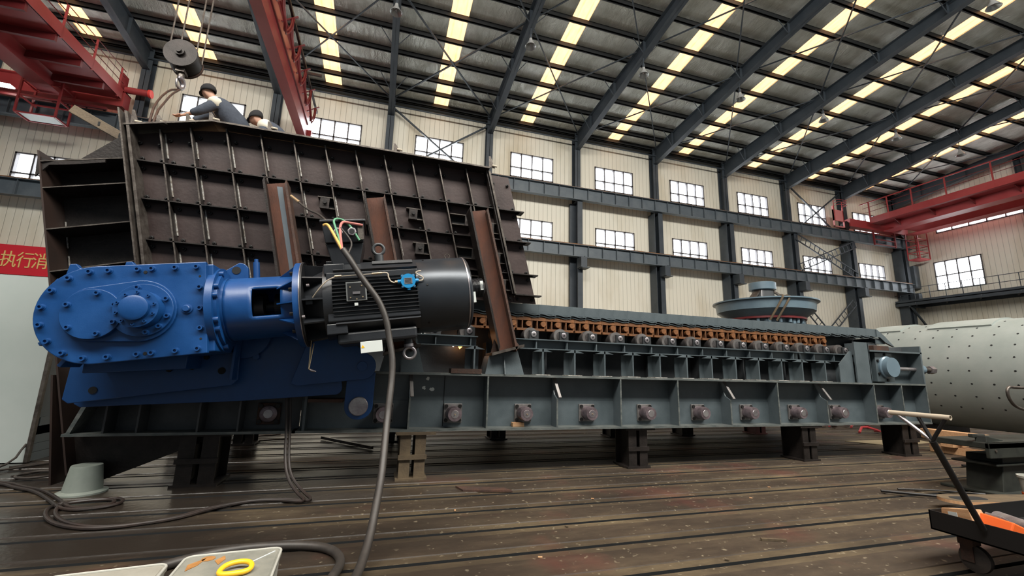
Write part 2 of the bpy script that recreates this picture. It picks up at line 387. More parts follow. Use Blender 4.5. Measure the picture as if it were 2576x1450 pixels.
# roof lining and roof lights
SKX = [-21.2, -15.0, -10.0, -3.75, 2.35, 7.92, 14.25, 20.0, 26.2, 32.0, 38.0]
m = MB(); edges = [XL-.3]
for x in SKX: edges += [x-.43, x+.43]
edges.append(XR+.3)
NY = 14
for i in range(0, len(edges), 2):
    a, c = edges[i], edges[i+1]
    m.add([(a, YN, zr(YN)), (c, YN, zr(YN)), (c, YW+.2, zr(YW+.2)), (a, YW+.2, zr(YW+.2)),
           (a, YN, zr(YN)+.15), (c, YN, zr(YN)+.15), (c, YW+.2, zr(YW+.2)+.15), (a, YW+.2, zr(YW+.2)+.15)],
          [(0,3,2,1),(4,5,6,7),(0,1,5,4),(1,2,6,5),(2,3,7,6),(3,0,4,7)])
struct(m.build('ceiling', M_foil))
for i, x in enumerate(SKX):
    m = MB(); a, c = x-.43, x+.43
    y0, y1 = YN, 24.15
    m.add([(a, y0, zr(y0)+.06), (c, y0, zr(y0)+.06), (c, y1, zr(y1)+.06), (a, y1, zr(y1)+.06), (a, y0, zr(y0)+.10), (c, y0, zr(y0)+.10), (c, y1, zr(y1)+.10), (a, y1, zr(y1)+.10)],
          [(0,3,2,1),(4,5,6,7),(0,1,5,4),(1,2,6,5),(2,3,7,6),(3,0,4,7)])
    o = m.build('skylight_strip', M_sky)
    tag(o, 'long yellow translucent roof light strip, %s from the left end of the roof' % ordinal(i), 'skylight', 'roof light strips')
PY = [24.05, 23.0] + [21.95-1.45*i for i in range(0, 17)]
for i, y in enumerate(PY):
    m = MB(); z = zr(y)
    m.box(XL, y-.035, z-.26, XR, y+.035, z-.01); m.box(XL, y-.035, z-.26, XR, y+.09, z-.235); m.box(XL, y-.035, z-.035, XR, y+.09, z-.01)
    o = m.build('roof_purlin', M_purlin)
    tag(o, 'dark steel purlin along the roof, %s up from the long window wall' % ordinal(i), 'purlin', 'roof purlins')
CX = [-18.5+6*k for k in range(0, 11)]     # column grid
RN = ['far left, at the frame edge', 'left, above the left red crane', 'between the two left cranes', 'behind the centre red crane girder', 'just right of the centre crane girder'] 
for i, x in enumerate(CX):
    # tapered rafter: web + bottom flange + stiffeners
    def zb(y): return zr(y)-.28-(.60+.50*max(0, (y-14))/10.5)
    m = MB(); ys = [YN, 5, 14, 24.2]
    poly = [(y, zr(y)-.27) for y in ys]+[(y, zb(y)) for y in reversed(ys)]
    m.prism(poly, 'x', x-.012, x+.012)
    for a, c in zip(ys, ys[1:]):
        for zz in (zb, lambda y: zr(y)-.28):
            m.add([(x-.16, a, zz(a)), (x+.16, a, zz(a)), (x+.16, c, zz(c)), (x-.16, c, zz(c)), (x-.16, a, zz(a)+.02), (x+.16, a, zz(a)+.02), (x+.16, c, zz(c)+.02), (x-.16, c, zz(c)+.02)],
                  [(0,3,2,1),(4,5,6,7),(0,1,5,4),(1,2,6,5),(2,3,7,6),(3,0,4,7)])
    for y in PY[2::2]: m.box(x-.15, y-.01, zb(y), x+.15, y+.01, zr(y)-.27)
    o = m.build('roof_rafter', M_col)
    tag(o, 'tapered dark grey steel roof rafter, %s from the left' % ordinal(i), 'rafter', 'roof rafters')
    if 2 < i < 10:
        for y in PY[2:14:2]:
            for s_ in (-1, 1): MB().bar((x+s_*.15, y, zb(y)+.05), (x+s_*.75, y, zr(y)-.22), .03, .03).build('knee_brace', M_col, o)
    # column: slender upper column + heavier lower crane column
    c = thing('steel_column', 'dark grey steel wall column, %s from the left end of the long wall' % ordinal(i), 'column', (x, 24.2, 0), 'wall columns')
    u = MB(); u.box(x-.2, 23.98, 12.3, x+.2, 24.0, 17.2); u.box(x-.2, 24.42, 12.3, x+.2, 24.44, 17.2); u.box(x-.012, 23.98, 12.3, x+.012, 24.44, 17.2)
    u.box(x-.2, 23.7, 12.25, x+.2, 24.44, 12.3)
    u.build('upper_column', M_col, c)
    l = MB(); l.box(x-.42, 24.25, 0, x+.42, 24.44, 12.25); l.box(x-.015, 23.7, 0, x+.015, 24.25, 12.25); l.box(x-.17, 23.65, 0, x+.17, 23.7, 12.25)
    l.box(x-.42, 23.72, 0, x-.39, 24.25, 12.25) if i >= 6 else None
    l.build('lower_column', M_col, c)
    bk = MB(); bk.box(x-.15, 23.05, 7.75, x+.35, 23.7, 7.8); bk.prism([(23.7,7.8),(23.1,8.45),(23.1,8.5),(23.7,8.5),(23.7,7.3)], 'x', x+.05, x+.08); bk.box(x-.2, 23.1, 7.8, x+.2, 23.7, 8.45)
    bk.build('girder_bracket', M_col, c)
# runway girders (upper with rail, lower)
for nm, zt, zb_, lab in (('crane_runway_girder', 13.08, 12.28, 'upper long grey crane runway girder with rusty rail on top'), ('crane_runway_girder', 9.28, 8.52, 'lower long grey crane runway girder below the crane rail girder')):
    g = thing(nm, lab, 'girder', (10, 23.6, zb_), 'crane runway girders')
    xe = 42.0 if zt > 10 else 41.6
    m = MB(); m.box(XL, 23.44, zb_, xe, 23.76, zb_+.03); m.box(XL, 23.40, zt-.03, xe, 23.80, zt); m.box(XL, 23.59, zb_, xe, 23.61, zt)
    m.build('girder_beam', M_girder, g)
    x = XL+.5
    while x < xe:
        MB().box(x-.01, 23.46, zb_+.03, x+.01, 23.74, zt-.03).build('stiffener_plate', M_girder, g); x += 1.0
    m = MB(); m.box(XL, 23.56, zt, xe, 23.64, zt+.10); m.build('rail', M_rail, g)
# eave gutter beam + strut pipe
m = MB(); m.box(XL, 24.25, 17.0, XR, 24.48, 17.32); o = struct(m.build('trim_1', M_purlin))
m = MB(); m.cyl((XL, 23.93, 16.62), (XR, 23.93, 16.62), .05, n=10)
tag(m.build('strut_pipe', M_col), 'thin horizontal steel strut pipe high along the long wall, joining the columns', 'pipe')
# bracing
def brace(pts, r, lab, name='cross_brace', cat='brace', mt=M_col, grp=None):
    m = MB()
    for a, c in pts: m.bar(a, c, r, r)
    return tag(m.build(name, mt), lab, cat, grp)
bi = 0
for k in (2, 3, 4, 5, 6, 7, 8, 9):
    x0, x1 = CX[k]+.15, CX[k+1]-.15
    for (ya, yb) in ((23.6, 16.7), (16.4, 9.6)):
        za, zb2 = zr(ya)-.42, zr(yb)-.42
        brace([((x0, ya, za), (x1, yb, zb2)), ((x0, yb, zb2-.05), (x1, ya, za-.05))], .055 if k != 3 else .07,
              'crossed diagonal roof braces in the %s roof bay, %s the long wall' % (ordinal(k), 'next to' if ya > 20 else 'further in from'), grp='roof cross braces')
for k, nm in ((3, 'in the bay behind the hopper top'), (8, 'in the bay left of the right red crane')):
    x0, x1 = CX[k]+.2, CX[k+1]-.2
    brace([((x0, 24.15, 16.55), (x1, 24.15, 12.4)), ((x0, 24.2, 12.4), (x1, 24.2, 16.55))], .09, 'crossed diagonal wall braces '+nm, grp='wall cross braces')
# latticed braces in bay 8 (29.5 -> 35.5)
def lattice(a, c, w, nm):
    a, c = Vector(a), Vector(c); d = (c-a); L = d.length; d.normalize(); s_ = Vector((0,1,0)).cross(d).normalized()*w/2
    m = MB(); m.bar(a+s_, c+s_, .07, .07); m.bar(a-s_, c-s_, .07, .07); n = int(L/.45)
    for i in range(n+1):
        p = a+d*(L*i/n); m.bar(p+s_, p-s_, .035, .035)
    tag(m.build('lattice_brace', M_col), nm, 'brace', 'latticed wall braces')
lattice((29.5, 23.59, 12.0), (35.4, 23.59, 9.45), .5, 'upper latticed ladder-like brace sloping down to the right across the lower window row')
lattice((29.5, 23.50, 9.6), (35.4, 23.50, 12.0), .5, 'upper latticed ladder-like brace sloping up to the right across the lower window row')
lattice((29.5, 23.59, 2.8), (34.7, 23.59, 7.3), .5, 'latticed ladder-like brace rising to the right column bracket, behind the crusher')
lattice((29.5, 23.50, 6.7), (35.4, 23.50, .9), .5, 'latticed ladder-like brace falling to the right, behind the crusher')
# end wall columns and walkway
for j, (y, lab) in enumerate(((16.6, 'dark end wall column right of the big end wall window'), (8.5, 'dark end wall column at the right frame edge'))):
    m = MB(); m.box(XR-.5, y-.2, 0, XR-.05, y-.17, 17.8); m.box(XR-.5, y+.17, 0, XR-.05, y+.2, 17.8); m.box(XR-.28, y-.2, 0, XR-.26, y+.2, 17.8); 
    tag(m.build('end_wall_column', M_col), lab, 'column', 'end wall columns')
wk = thing('service_walkway', 'dark steel service walkway with railings along the end wall at the right', 'walkway', (41.4, 16, 7.6))
m = MB(); m.box(40.6, 8, 7.68, 42.5, 25.6-1.2, 7.74); m.box(40.6, 8, 7.45, 40.68, 24.4, 7.9); m.box(42.4, 8, 7.45, 42.48, 24.4, 7.9)
for y in range(9, 25, 2): m.bar((40.6, y, 7.62), (42.5, y+1, 7.62), .08, .1)
m.build('walkway_deck', M_col, wk)
m = MB()
for y in [8+1.0*i for i in range(17)]: m.bar((40.64, y, 7.8), (40.64, y, 8.85), .035, .035)
for z in (8.35, 8.85): m.bar((40.64, 8, z), (40.64, 24.4, z), .04, .04)
m.build('railing', M_col, wk)
for y in (23.5, 16.6, 10):
    m = MB(); m.bar((40.8, y, 7.5), (42.4, y, 5.9), .12, .12); m.bar((40.7, y, 7.4), (42.5, y, 7.4), .12, .12); m.build('support_strut', M_col, wk)
m = MB(); m.box(41.9, 23.5, 9.0, 42.5, 24.2, 10.9)
tag(m.build('cable_duct', M_girder, bevel=.02), 'grey sheet metal duct box in the far corner above the walkway', 'duct')

# high bay lamps under the rafters
lamp0 = None
LP = [(x, 16.4) for x in CX[3:10]] + [(23.5, 9.0)]
for i, (x, y) in enumerate(LP):
    z = 16.15 if i < 7 else 17.0
    lab = 'round glass high-bay lamp hanging under the roof, %s from the left' % ordinal(i) if i < 7 else 'white high-bay lamp near the top right corner, lower than the row of lamps'
    if lamp0 is None:
        t = thing('high_bay_lamp', lab, 'lamp', (x, y, z), 'high-bay lamps'); lamp0 = t
        m = MB(); m.lathe([(0,0),(.07,0),(.09,.3),(.12,.42),(.24,.95),(.26,1),(.235,.97),(.1,.45),(0,.43)], (x,y,z+.42), (x,y,z), 24); m.build('reflector', M_lampglass, t, True)
        m = MB(); m.cyl((x,y,z+.42),(x,y,z+.62),.07,n=12); m.bar((x,y,z+.6),(x,y,z+1.1),.025,.025); m.build('hanger', M_col, t)
        m = MB(); m.lathe([(0,0),(.045,.2),(.055,.6),(0,1)], (x,y,z+.25),(x,y,z+.06),12); m.build('bulb', M_silver, t, True)
    else: dup(lamp0, (x, y, z), lab)

# red slogan banner on the wall
bn = thing('wall_banner', 'red slogan banner with gold characters on the wall at the left edge', 'banner', (-17.5, 24.3, 5.7))
m = MB(); m.box(-21.2, 24.22, 5.08, -12.4, 24.25, 6.42); m.build('banner_cloth', M_banner, bn)
def text_mesh(s, size, name, mt, parent, M, ext=.004):
    c = bpy.data.curves.new(name, 'FONT'); c.body = s; c.size = size; c.extrude = ext; c.align_x = 'LEFT'
    o = bpy.data.objects.new(name, c); COL.objects.link(o); bpy.context.view_layer.update()
    dg = bpy.context.evaluated_depsgraph_get(); me = bpy.data.meshes.new_from_object(o.evaluated_get(dg))
    bpy.data.objects.remove(o); bpy.data.curves.remove(c)
    me.transform(WM[parent.name].inverted() @ M @ Matrix.Diagonal((.80,1,1,1))); me.materials.clear(); me.materials.append(mt)
    r = bpy.data.objects.new(name, me); COL.objects.link(r); r.parent = parent; WM[r.name] = WM[parent.name]; return r
def wall_text_M(x, y, z): return Matrix.Translation((x, y, z)) @ Matrix.Rotation(PI/2, 4, 'X')
text_mesh('执', .78, 'character', M_gold, bn, wall_text_M(-16.42, 24.2, 5.47), .012)
text_mesh('行', .78, 'character', M_gold, bn, wall_text_M(-15.84, 24.2, 5.47), .012)
text_mesh('消', .78, 'character', M_gold, bn, wall_text_M(-15.30, 24.2, 5.47), .012)

# ================================================================== CRANES
def crane_girder(m, x, w, z0, z1, y0=YN, y1=23.3):
    m.box(x-w/2-.07, y0, z0, x+w/2+.07, y1-.6, z0+.03); m.box(x-w/2-.07, y0, z1-.03, x+w/2+.07, y1, z1)
    m.prism([(y0, z0+.03), (y1-1.4, z0+.03), (y1, z0+.75), (y1, z1-.03), (y0, z1-.03)], 'x', x-w/2, x+w/2)
def walkway(m, x0, x1, z, y0, y1, side):
    m.box(x0, y0, z, x1, y1, z+.05)
    xo = x0 if side < 0 else x1
    m.box(xo-.03, y0, z, xo+.03, y1, z+.5)
# right crane
cr = thing('overhead_crane', 'red overhead travelling crane with walkway railing at the right end of the hall', 'crane', (38, 23.6, 13.18), 'overhead cranes')
m = MB(); crane_girder(m, 38.05, .8, 13.15, 14.55); m.build('bridge_girder', M_red, cr)
m = MB(); crane_girder(m, 40.6, .8, 13.15, 14.55); m.build('bridge_girder', M_red, cr)
m = MB(); walkway(m, 36.6, 37.6, 13.72, 0, 22.9, -1); m.build('walkway_deck', M_red, cr)
for i in range(10):
    y = 21.5-2.2*i
    m = MB(); m.prism([(37.65, 13.3), (37.65, 13.72), (37.0, 13.72)], 'y', y-.02, y+.02); m.build('deck_bracket', M_reddk, cr)
for y in [22.9, 21.6, 20.0, 18.0, 15.6, 13.2, 10.8, 8.4]: MB().bar((36.6, y, 13.72), (36.6, y, 15.5), .07, .07).build('railing_post', M_red, cr)
m = MB(); m.bar((36.6, 0, 15.5), (36.6, 23.6, 15.5), .07, .07)
m.build('handrail', M_red, cr)
for z in (14.7, 15.1): MB().bar((36.6, 0, z), (36.6, 23.4, z), .03, .03).build('rail_wire', M_reddk, cr)
m = MB(); m.box(35.0, 23.35, 13.45, 41.6, 23.85, 14.1); m.build('end_truck', M_red, cr)
for x in (34.75, 41.2):
    m = MB(); m.cyl((x, 23.45, 13.52), (x, 23.75, 13.52), .34, n=24); m.build('wheel', M_bolt, cr, True)
m = MB(); m.box(33.2, 23.3, 13.7, 34.3, 23.4, 14.6); m.box(33.2, 23.3, 13.2, 33.25, 23.4, 14.9); m.box(34.25, 23.3, 13.2, 34.3, 23.4, 14.9); m.box(33.2,23.3,13.2,34.3,23.4,13.28); m.build('end_guard', mat('faded_pink_red', (.62,.22,.22), .5), cr)
m = MB()
for z in (14.9, 15.1, 15.3): m.tube([(33.3, 23.3, z), (33.3, 22.9, z), (34.2, 22.9, z), (34.2, 23.3, z)], .02, 6)
m.bar((33.3,23.3,13.7),(33.3,23.3,15.35),.04,.04); m.bar((34.2,23.3,13.7),(34.2,23.3,15.35),.04,.04); m.build('end_guard_rail', M_red, cr)
m = MB()
for z in (12.2, 12.6, 13.0): m.bar((37.2, 23.2, z), (39.6, 23.2, z), .07, .07)
for x in (37.2, 39.6): m.bar((x, 23.2, 12.1), (x, 23.2, 13.3), .1, .1)
m.build('collector_frame', M_reddk, cr)
cg = MB()
for x in (40.9, 42.1):
    for y in (22.4, 23.2): cg.bar((x, y, 11.2), (x, y, 13.4), .06, .06)
for z in (11.2, 11.75, 12.3, 12.85):
    for a, c in (((40.9,22.4),(42.1,22.4)), ((42.1,22.4),(42.1,23.2)), ((42.1,23.2),(40.9,23.2)), ((40.9,23.2),(40.9,22.4))): cg.bar((*a, z), (*c, z), .05, .05)
cg.box(40.9, 22.4, 11.15, 42.1, 23.2, 11.2); cg.build('access_cage', M_red, cr)
# far left crane
cl = thing('overhead_crane', 'red overhead travelling crane with access cage at the top left corner', 'crane', (-15, 23.6, 13.18), 'overhead cranes')
m = MB(); crane_girder(m, -15.05, .62, 13.15, 14.6); m.build('bridge_girder', M_red, cl)
m = MB(); crane_girder(m, -18.0, .62, 13.15, 14.6); m.build('bridge_girder', M_red, cl)
m = MB(); walkway(m, -14.7, -12.85, 13.75, 0, 23.2, 1); m.build('walkway_deck', M_red, cl)
for i in range(9):
    y = 22.0-1.5*i
    m = MB(); m.box(-14.72, y-.06, 13.45, -12.9, y+.06, 13.75); m.build('deck_bracket', M_reddk, cl)
for i in range(10): MB().bar((-12.85, 22.9-1.9*i, 13.7), (-12.85, 22.9-1.9*i, 15.2), .06, .06).build('railing_post', M_red, cl)
for z in (14.55, 14.9, 15.2): MB().bar((-12.85, 0, z), (-12.85, 23.2, z), .025, .025).build('rail_wire', M_reddk, cl)
m = MB(); m.box(-19.2, 23.35, 13.45, -12.8, 23.85, 14.25); m.box(-19.2, 23.2, 14.2, -12.8, 23.9, 14.25); m.build('end_truck', M_red, cl)
m = MB(); m.cyl((-12.9, 23.55, 14.45), (-11.95, 23.55, 14.45), .16, n=16); m.build('buffer', M_red, cl, True)
m = MB(); m.box(-13.1, 23.3, 13.8, -13.0, 23.8, 15.2); m.build('buffer_plate', M_red, cl)
m = MB(); m.cyl((-11.95, 23.55, 14.45), (-11.85, 23.55, 14.45), .2, n=16); m.build('buffer_tip', mat('bright_red_rubber', (.75,.06,.05), .5), cl, True)
cg = MB()
for (x, y) in ((-15.9,22.3), (-15.9,23.1), (-14.5,22.3), (-14.5,23.1)): cg.bar((x, y, 11.9), (x, y, 13.6), .07, .07)
for z in (11.9, 12.7, 13.4):
    for a, c in (((-15.9,22.3),(-14.5,22.3)), ((-14.5,22.3),(-14.5,23.1)), ((-14.5,23.1),(-15.9,23.1)), ((-15.9,23.1),(-15.9,22.3))): cg.bar((*a, z), (*c, z), .06, .06)
cg.bar((-15.9,22.3,12.7),(-15.2,22.3,12.2),.06,.06)
cg.build('access_cage', M_red, cl)
m = MB(); m.box(-15.8, 22.35, 11.9, -14.6, 23.05, 11.95); m.build('cage_floor', M_white, cl)
m = MB(); m.box(-19, 23.0, 13.0, -13.2, 23.12, 13.12); m.box(-19, 22.7, 12.8, -15, 22.8, 12.9); m.build('collector_bar', M_reddk, cl)
m = MB(); m.box(-16.7, 22.2, 13.0, -16.2, 22.5, 13.06); m.build('work_light', M_lampon, cl)
# centre crane girder with festoon
cc = thing('overhead_crane', 'red crane girder with looping festoon cables, behind the two workers', 'crane', (-4.8, 23.6, 13.18), 'overhead cranes')
m = MB(); m.box(-5.02, YN, 13.15, -4.62, 23.4, 13.18); m.box(-5.02, YN, 14.95, -4.62, 23.4, 14.98)
m.prism([(YN, 13.18), (23.4, 13.18), (23.4, 14.95), (YN, 14.95)], 'x', -4.95, -4.69); m.build('bridge_girder', M_red, cc)
m = MB(); m.box(-4.69, YN, 14.05, -4.63, 23.2, 14.12); m.build('girder_stiffener', M_reddk, cc)
m = MB(); m.bar((-4.3, YN, 14.85), (-4.3, 23.2, 14.85), .09, .12); m.build('festoon_rail', M_bolt, cc)
ys = [22.6-1.55*i for i in range(15)]
for a in ys:
    m = MB(); m.bar((-4.66, a, 14.5), (-4.1, a, 14.85), .07, .05) ; m.build('rail_bracket', M_reddk, cc)
for j, a in enumerate(ys[:-1]):
    m = MB(); P = []
    for k in range(13):
        t = k/12; P.append((-4.3+.03*math.sin(k), a-1.55*t, 14.75-4*1.15*t*(1-t)))
    m.tube(P, .04, 8); m.tube([(p[0]+.05, p[1]+.03, p[2]-.12*(1-abs(2*i/12-1))) for i, p in enumerate(P)], .03, 6); m.build('festoon_cable', M_reddk, cc, True)
for y in (19.5, 14.2):
    m = MB(); m.bar((-4.3, y, 14.6), (-3.6, y, 14.6), .1, .1); m.build('side_arm', M_rustdk, cc)
m = MB(); m.box(-5.1, 23.42, 13.3, -4.5, 23.8, 13.9); m.build('end_truck', M_red, cc)
# hook block
hk = thing('hook_block', 'large dark crane hook block hanging on wire ropes above the hopper', 'hook', (-4.66, 10, 7.3))
m = MB(); m.cyl((-4.55, 9.72, 7.92), (-4.55, 9.78, 7.92), .31, n=36); m.cyl((-4.55, 9.66, 7.92), (-4.55, 9.72, 7.92), .09, n=16); m.cyl((-4.55, 9.62, 7.92), (-4.55, 9.66, 7.92), .05, n=12); m.build('cheek_plate', M_rib, hk, True, 0)
m = MB(); m.cyl((-4.54, 9.78, 7.90), (-4.54, 10.05, 7.86), .29, n=36); m.build('sheave', M_bolt, hk, True)
m = MB(); m.cyl((-4.54, 10.05, 7.86), (-4.54, 10.10, 7.86), .30, n=36); m.build('cheek_plate', M_rustdk, hk, True)
m = MB(); m.box(-4.62, 9.80, 7.54, -4.46, 10.0, 7.66); m.cyl((-4.54, 9.9, 7.58), (-4.54, 9.9, 7.44), .06, n=14); m.build('shank', M_ribedge, hk)
m = MB(); P = [(-4.54, 9.9, 7.48), (-4.54, 9.9, 7.42)] + [(-4.54+.02*math.sin(math.radians(a)), 9.9+.10*math.sin(math.radians(a)), 7.31+.11*math.cos(math.radians(a))) for a in range(10, 290, 25)]
m.tube(P, [.06]*4+[.055, .05, .045, .04, .035, .03, .028, .025, .02, .02], 10, 0); m.build('hook', M_silver, hk, True)
for i, (dx, y) in enumerate(((-.30, 9.9), (-.16, 10.0), (.20, 9.9), (.29, 10.0))):
    m = MB(); m.cyl((-4.54+dx, y, 7.9), (-4.54+dx, y, 13.14), .016, n=6); m.build('wire_rope', M_ribedge, hk)
sl = MB(); sl.tube([(-4.56, 9.9, 7.16), (-4.55, 9.6, 6.95), (-4.40, 9.0, 6.4), (-4.18, 8.4, 5.8), (-4.12, 8.3, 5.1)], .02, 6, 1); sl.tube([(-4.52, 9.9, 7.16), (-4.46, 9.5, 6.8), (-4.22, 8.8, 6.2), (-4.06, 8.3, 5.75), (-4.05, 8.2, 5.1)], .02, 6, 1)
tag(sl.build('lifting_sling', M_rustdk, None, True), 'thin lifting chain sling hanging from the hook to the hopper top', 'sling')

# ================================================================== APRON FEEDER
fd = thing('apron_feeder', 'long grey-green apron feeder frame with steel pans, orange chain and rollers', 'conveyor', (4, 8, .66))
def girder(y0, y1, yw, xs, xe, mt):
    m = MB(); m.box(xs, yw, .66, xe, yw+.02, 1.40); m.build('girder_web', mt, fd)
    m = MB(); m.box(xs-.05, y0, .628, xe, y1, .66); m.build('bottom_flange', M_flange, fd)
    m = MB(); m.box(xs+.1, y0, 1.40, xe-.02, y1, 1.432); m.build('top_flange', M_flange, fd)
girder(6.28, 6.75, 6.53, -.95, 11.04, M_paint)
girder(6.28, 6.75, 6.53, -3.30, -.96, M_paintdk)  # left stretch of the girder coloured darker than the rest
girder(9.35, 9.8, 9.55, -3.30, 11.04, M_paint)
m = MB(); m.box(-.95, 6.515, .66, 11.0, 6.53, 1.03); m.build('added_web_plate', M_paint, fd)  # added plate, its top edge set near the flange shadow's edge
for x in (.447, 1.557, 2.66, 3.766, 4.86, 5.94, 7.02, 8.2, 9.49, 10.28, 11.02):
    hd = x in (.447, 2.66, 5.94, 8.2)
    m = MB()
    if hd: m.prism([(6.53, .66), (6.29, .66), (6.29, 1.08), (6.40, 1.14), (6.53, 1.40)], 'x', x-.01, x+.01)
    else: m.box(x-.01, 6.29, .66, x+.01, 6.53, 1.40)
    o = m.build('web_rib', M_paint, fd)
    m = MB(); m.box(x-.012, 6.283, .66, x+.012, 6.29, 1.08 if hd else 1.40); m.build('rib_edge', M_flange, o)
    if hd:
        m = MB(); m.bar((x, 6.42, 1.40), (x+.02, 6.22, 1.10), .05, .022); m.build('lug_bar', M_hubplate, fd, bevel=.005)
for x in (-2.98, -2.66, -2.05, -1.62): MB().box(x-.01, 6.29, .66, x+.01, 6.53, 1.40).build('web_rib', M_paintdk, fd)
MB().prism([(-3.32, .66), (-3.28, .66), (-3.05, 1.32), (-3.10, 1.32)], 'y', 6.29, 6.53).build('slanted_end_rib', M_flange, fd)
m = MB(); m.box(-.89, 6.29, .66, -.86, 6.53, 1.10); m.build('web_rib', M_paint, fd)
m = MB(); m.box(.945, 6.512, .67, .955, 6.5135, 1.39); m.build('plate_joint', M_hole, fd)
m = MB(); m.box(1.0, 6.27, 1.432, 1.45, 6.5, 1.50); m.build('loose_splice_bar', M_rustdk, fd)
# return roller hubs on the web
for i, x in enumerate((-1.33, .108, 1.09, 2.175, 3.26, 4.33, 5.41, 6.47, 7.60, 8.65, 9.85)):
    far = i == 0
    m = MB(); m.box(x-.135, 6.485, .72, x+.135, 6.515, .99); p = m.build('hub_plate', M_hubplate if not far else M_rustdk, fd, bevel=.006)
    for dx in (-.10, .10):
        for dz in (-.10, .10):
            MB().cyl((x+dx, 6.488, .855+dz), (x+dx, 6.465, .855+dz), .027, n=8).build('plate_bolt', M_bolt, p)
    m = MB(); m.lathe([(0,0),(.105,0),(.105,.86),(.098,1.0),(0,1.0)], (x, 6.49, .855), (x, 6.295 if not far else 6.45, .855), 28); h = m.build('bearing_hub', M_mauve, fd, True)
    m = MB(); m.lathe([(0,0),(.06,0),(.055,1),(0,1)], (x, 6.297 if not far else 6.452, .855), (x, 6.291 if not far else 6.446, .855), 20); m.build('hub_cover', M_silver, h, True)
    if i in (2, 3, 4): MB().cyl((x+.0, 6.293, .855), (x, 6.275, .855), .008, n=8).build('grease_nipple', M_brass, h)
MB().box(1.99, 6.40, .66, 2.17, 6.5, .72).build('timber_wedge', M_wood, fd, bevel=.004)
# mid frame: posts carrying the roller rail
PX = [1.36, 2.46, 3.01, 3.55, 4.08, 4.61, 5.16, 5.69, 6.22, 6.75, 7.30, 7.81, 8.40]
for x in PX:
    m = MB(); m.box(x-.012, 6.40, 1.432, x+.012, 6.60, 1.84); m.box(x-.105, 6.60, 1.432, x+.105, 6.615, 1.80)
    m.add([(x-.16,6.40,1.795),(x+.16,6.40,1.795),(x+.10,6.60,1.80),(x-.10,6.60,1.80),(x-.012,6.40,1.84),(x+.012,6.40,1.84),(x+.012,6.60,1.84),(x-.012,6.60,1.84)],[(0,3,2,1),(4,5,6,7),(0,1,5,4),(1,2,6,5),(2,3,7,6),(3,0,4,7)])
    p = m.build('frame_post', M_paint, fd)
    MB().box(x-.12, 6.38, 1.432, x+.12, 6.62, 1.442).build('post_weld', M_weld, p)
for x in (8.95, 9.40): MB().box(x-.01, 6.40, 1.432, x+.01, 6.62, 1.82).build('frame_post', M_paint, fd)
m = MB(); m.box(8.42, 6.61, 1.44, 9.45, 6.62, 1.80); m.build('closing_plate', M_paintdk, fd)
for (a, c, e_) in ((.5, 1.42, 1.42), (2.0, 7.95, 7.9), (8.02, 9.42, 9.4)):
    m = MB(); m.box(a, 6.60, 1.85, c, 6.62, 1.985); m.box(a, 6.48, 1.98, c, 6.80, 1.997); m.box(a, 6.48, 1.835, c, 6.68, 1.85); m.build('roller_rail', M_paint, fd)
RX = [.78+.5345*i for i in range(17)]
for i, x in enumerate(RX):
    if 8 < 0: pass
    if i == 2: pass
    MB().box(x-.008, 6.50, 1.85, x+.008, 6.60, 1.98).build('rail_rib', M_paint, fd)
    m = MB(); m.box(x-.075, 6.64, 1.997, x+.09, 6.68, 2.15); bk = m.build('roller_bracket', M_purlin, fd, bevel=.005)
    MB().lathe([(0,0),(.045,0),(.045,.8),(.038,1),(0,1)], (x, 6.642, 2.085), (x, 6.622, 2.085), 24).build('axle_disc', M_silver, bk, True)
    MB().cyl((x, 6.624, 2.085), (x, 6.615, 2.085), .013, n=6).build('axle_bolt', M_bolt, bk)
    m = MB(); m.lathe([(0,0),(.08,0),(.115,.02),(.118,.05),(.118,.95),(0,1)], (x-.01, 6.76, 2.085), (x-.01, 7.1, 2.085), 28); cr_ = m.build('carrier_roller', M_roller, fd, True)
    MB().lathe([(.075,0),(.121,0),(.121,1),(.075,1)], (x-.01, 6.757, 2.085), (x-.01, 6.80, 2.085), 28).build('roller_rim', M_hubplate, cr_, True)
# far side frame + inner plates added to block light and keep the inside dark
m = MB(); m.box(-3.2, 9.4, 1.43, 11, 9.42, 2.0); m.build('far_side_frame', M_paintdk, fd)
for x in [1.36+1.085*i for i in range(8)]: MB().box(x+.35, 7.15, 1.0, x+.37, 9.3, 1.95).build('added_cross_plate', M_paintdk, fd)
m = MB(); m.box(-3.2, 7.4, 1.02, 10.9, 7.42, 2.43); m.build('added_light_block', M_paintdk, fd)
# chain
def link(x):
    m = MB(); z = 2.20
    m.box(x-.128, 6.86, z-.035, x+.105, 6.99, z+.005)
    m.box(x-.135, 6.88, z+.14, x+.13, 6.98, z+.20)
    for a in (-.135, -.035, .105): m.box(x+a, 6.885, z, x+a+.022, 6.975, z+.15)
    m.cyl((x+.082, 6.98, z+.085), (x+.082, 6.862, z+.085), .047, n=18)
    return m
CH0 = None
for i in range(31):
    x = .95+.268*i
    if i == 0: CH0 = link(x).build('chain_link', M_chain, fd, True, ang=30)
    else:
        c = CH0.copy(); COL.objects.link(c); c.parent = fd; c.location = (.268*i, 0, 0)
m = MB(); m.box(.7, 7.0, 2.17, 9.3, 7.05, 2.42); m.build('chain_backing_bar', M_rustdk, fd)
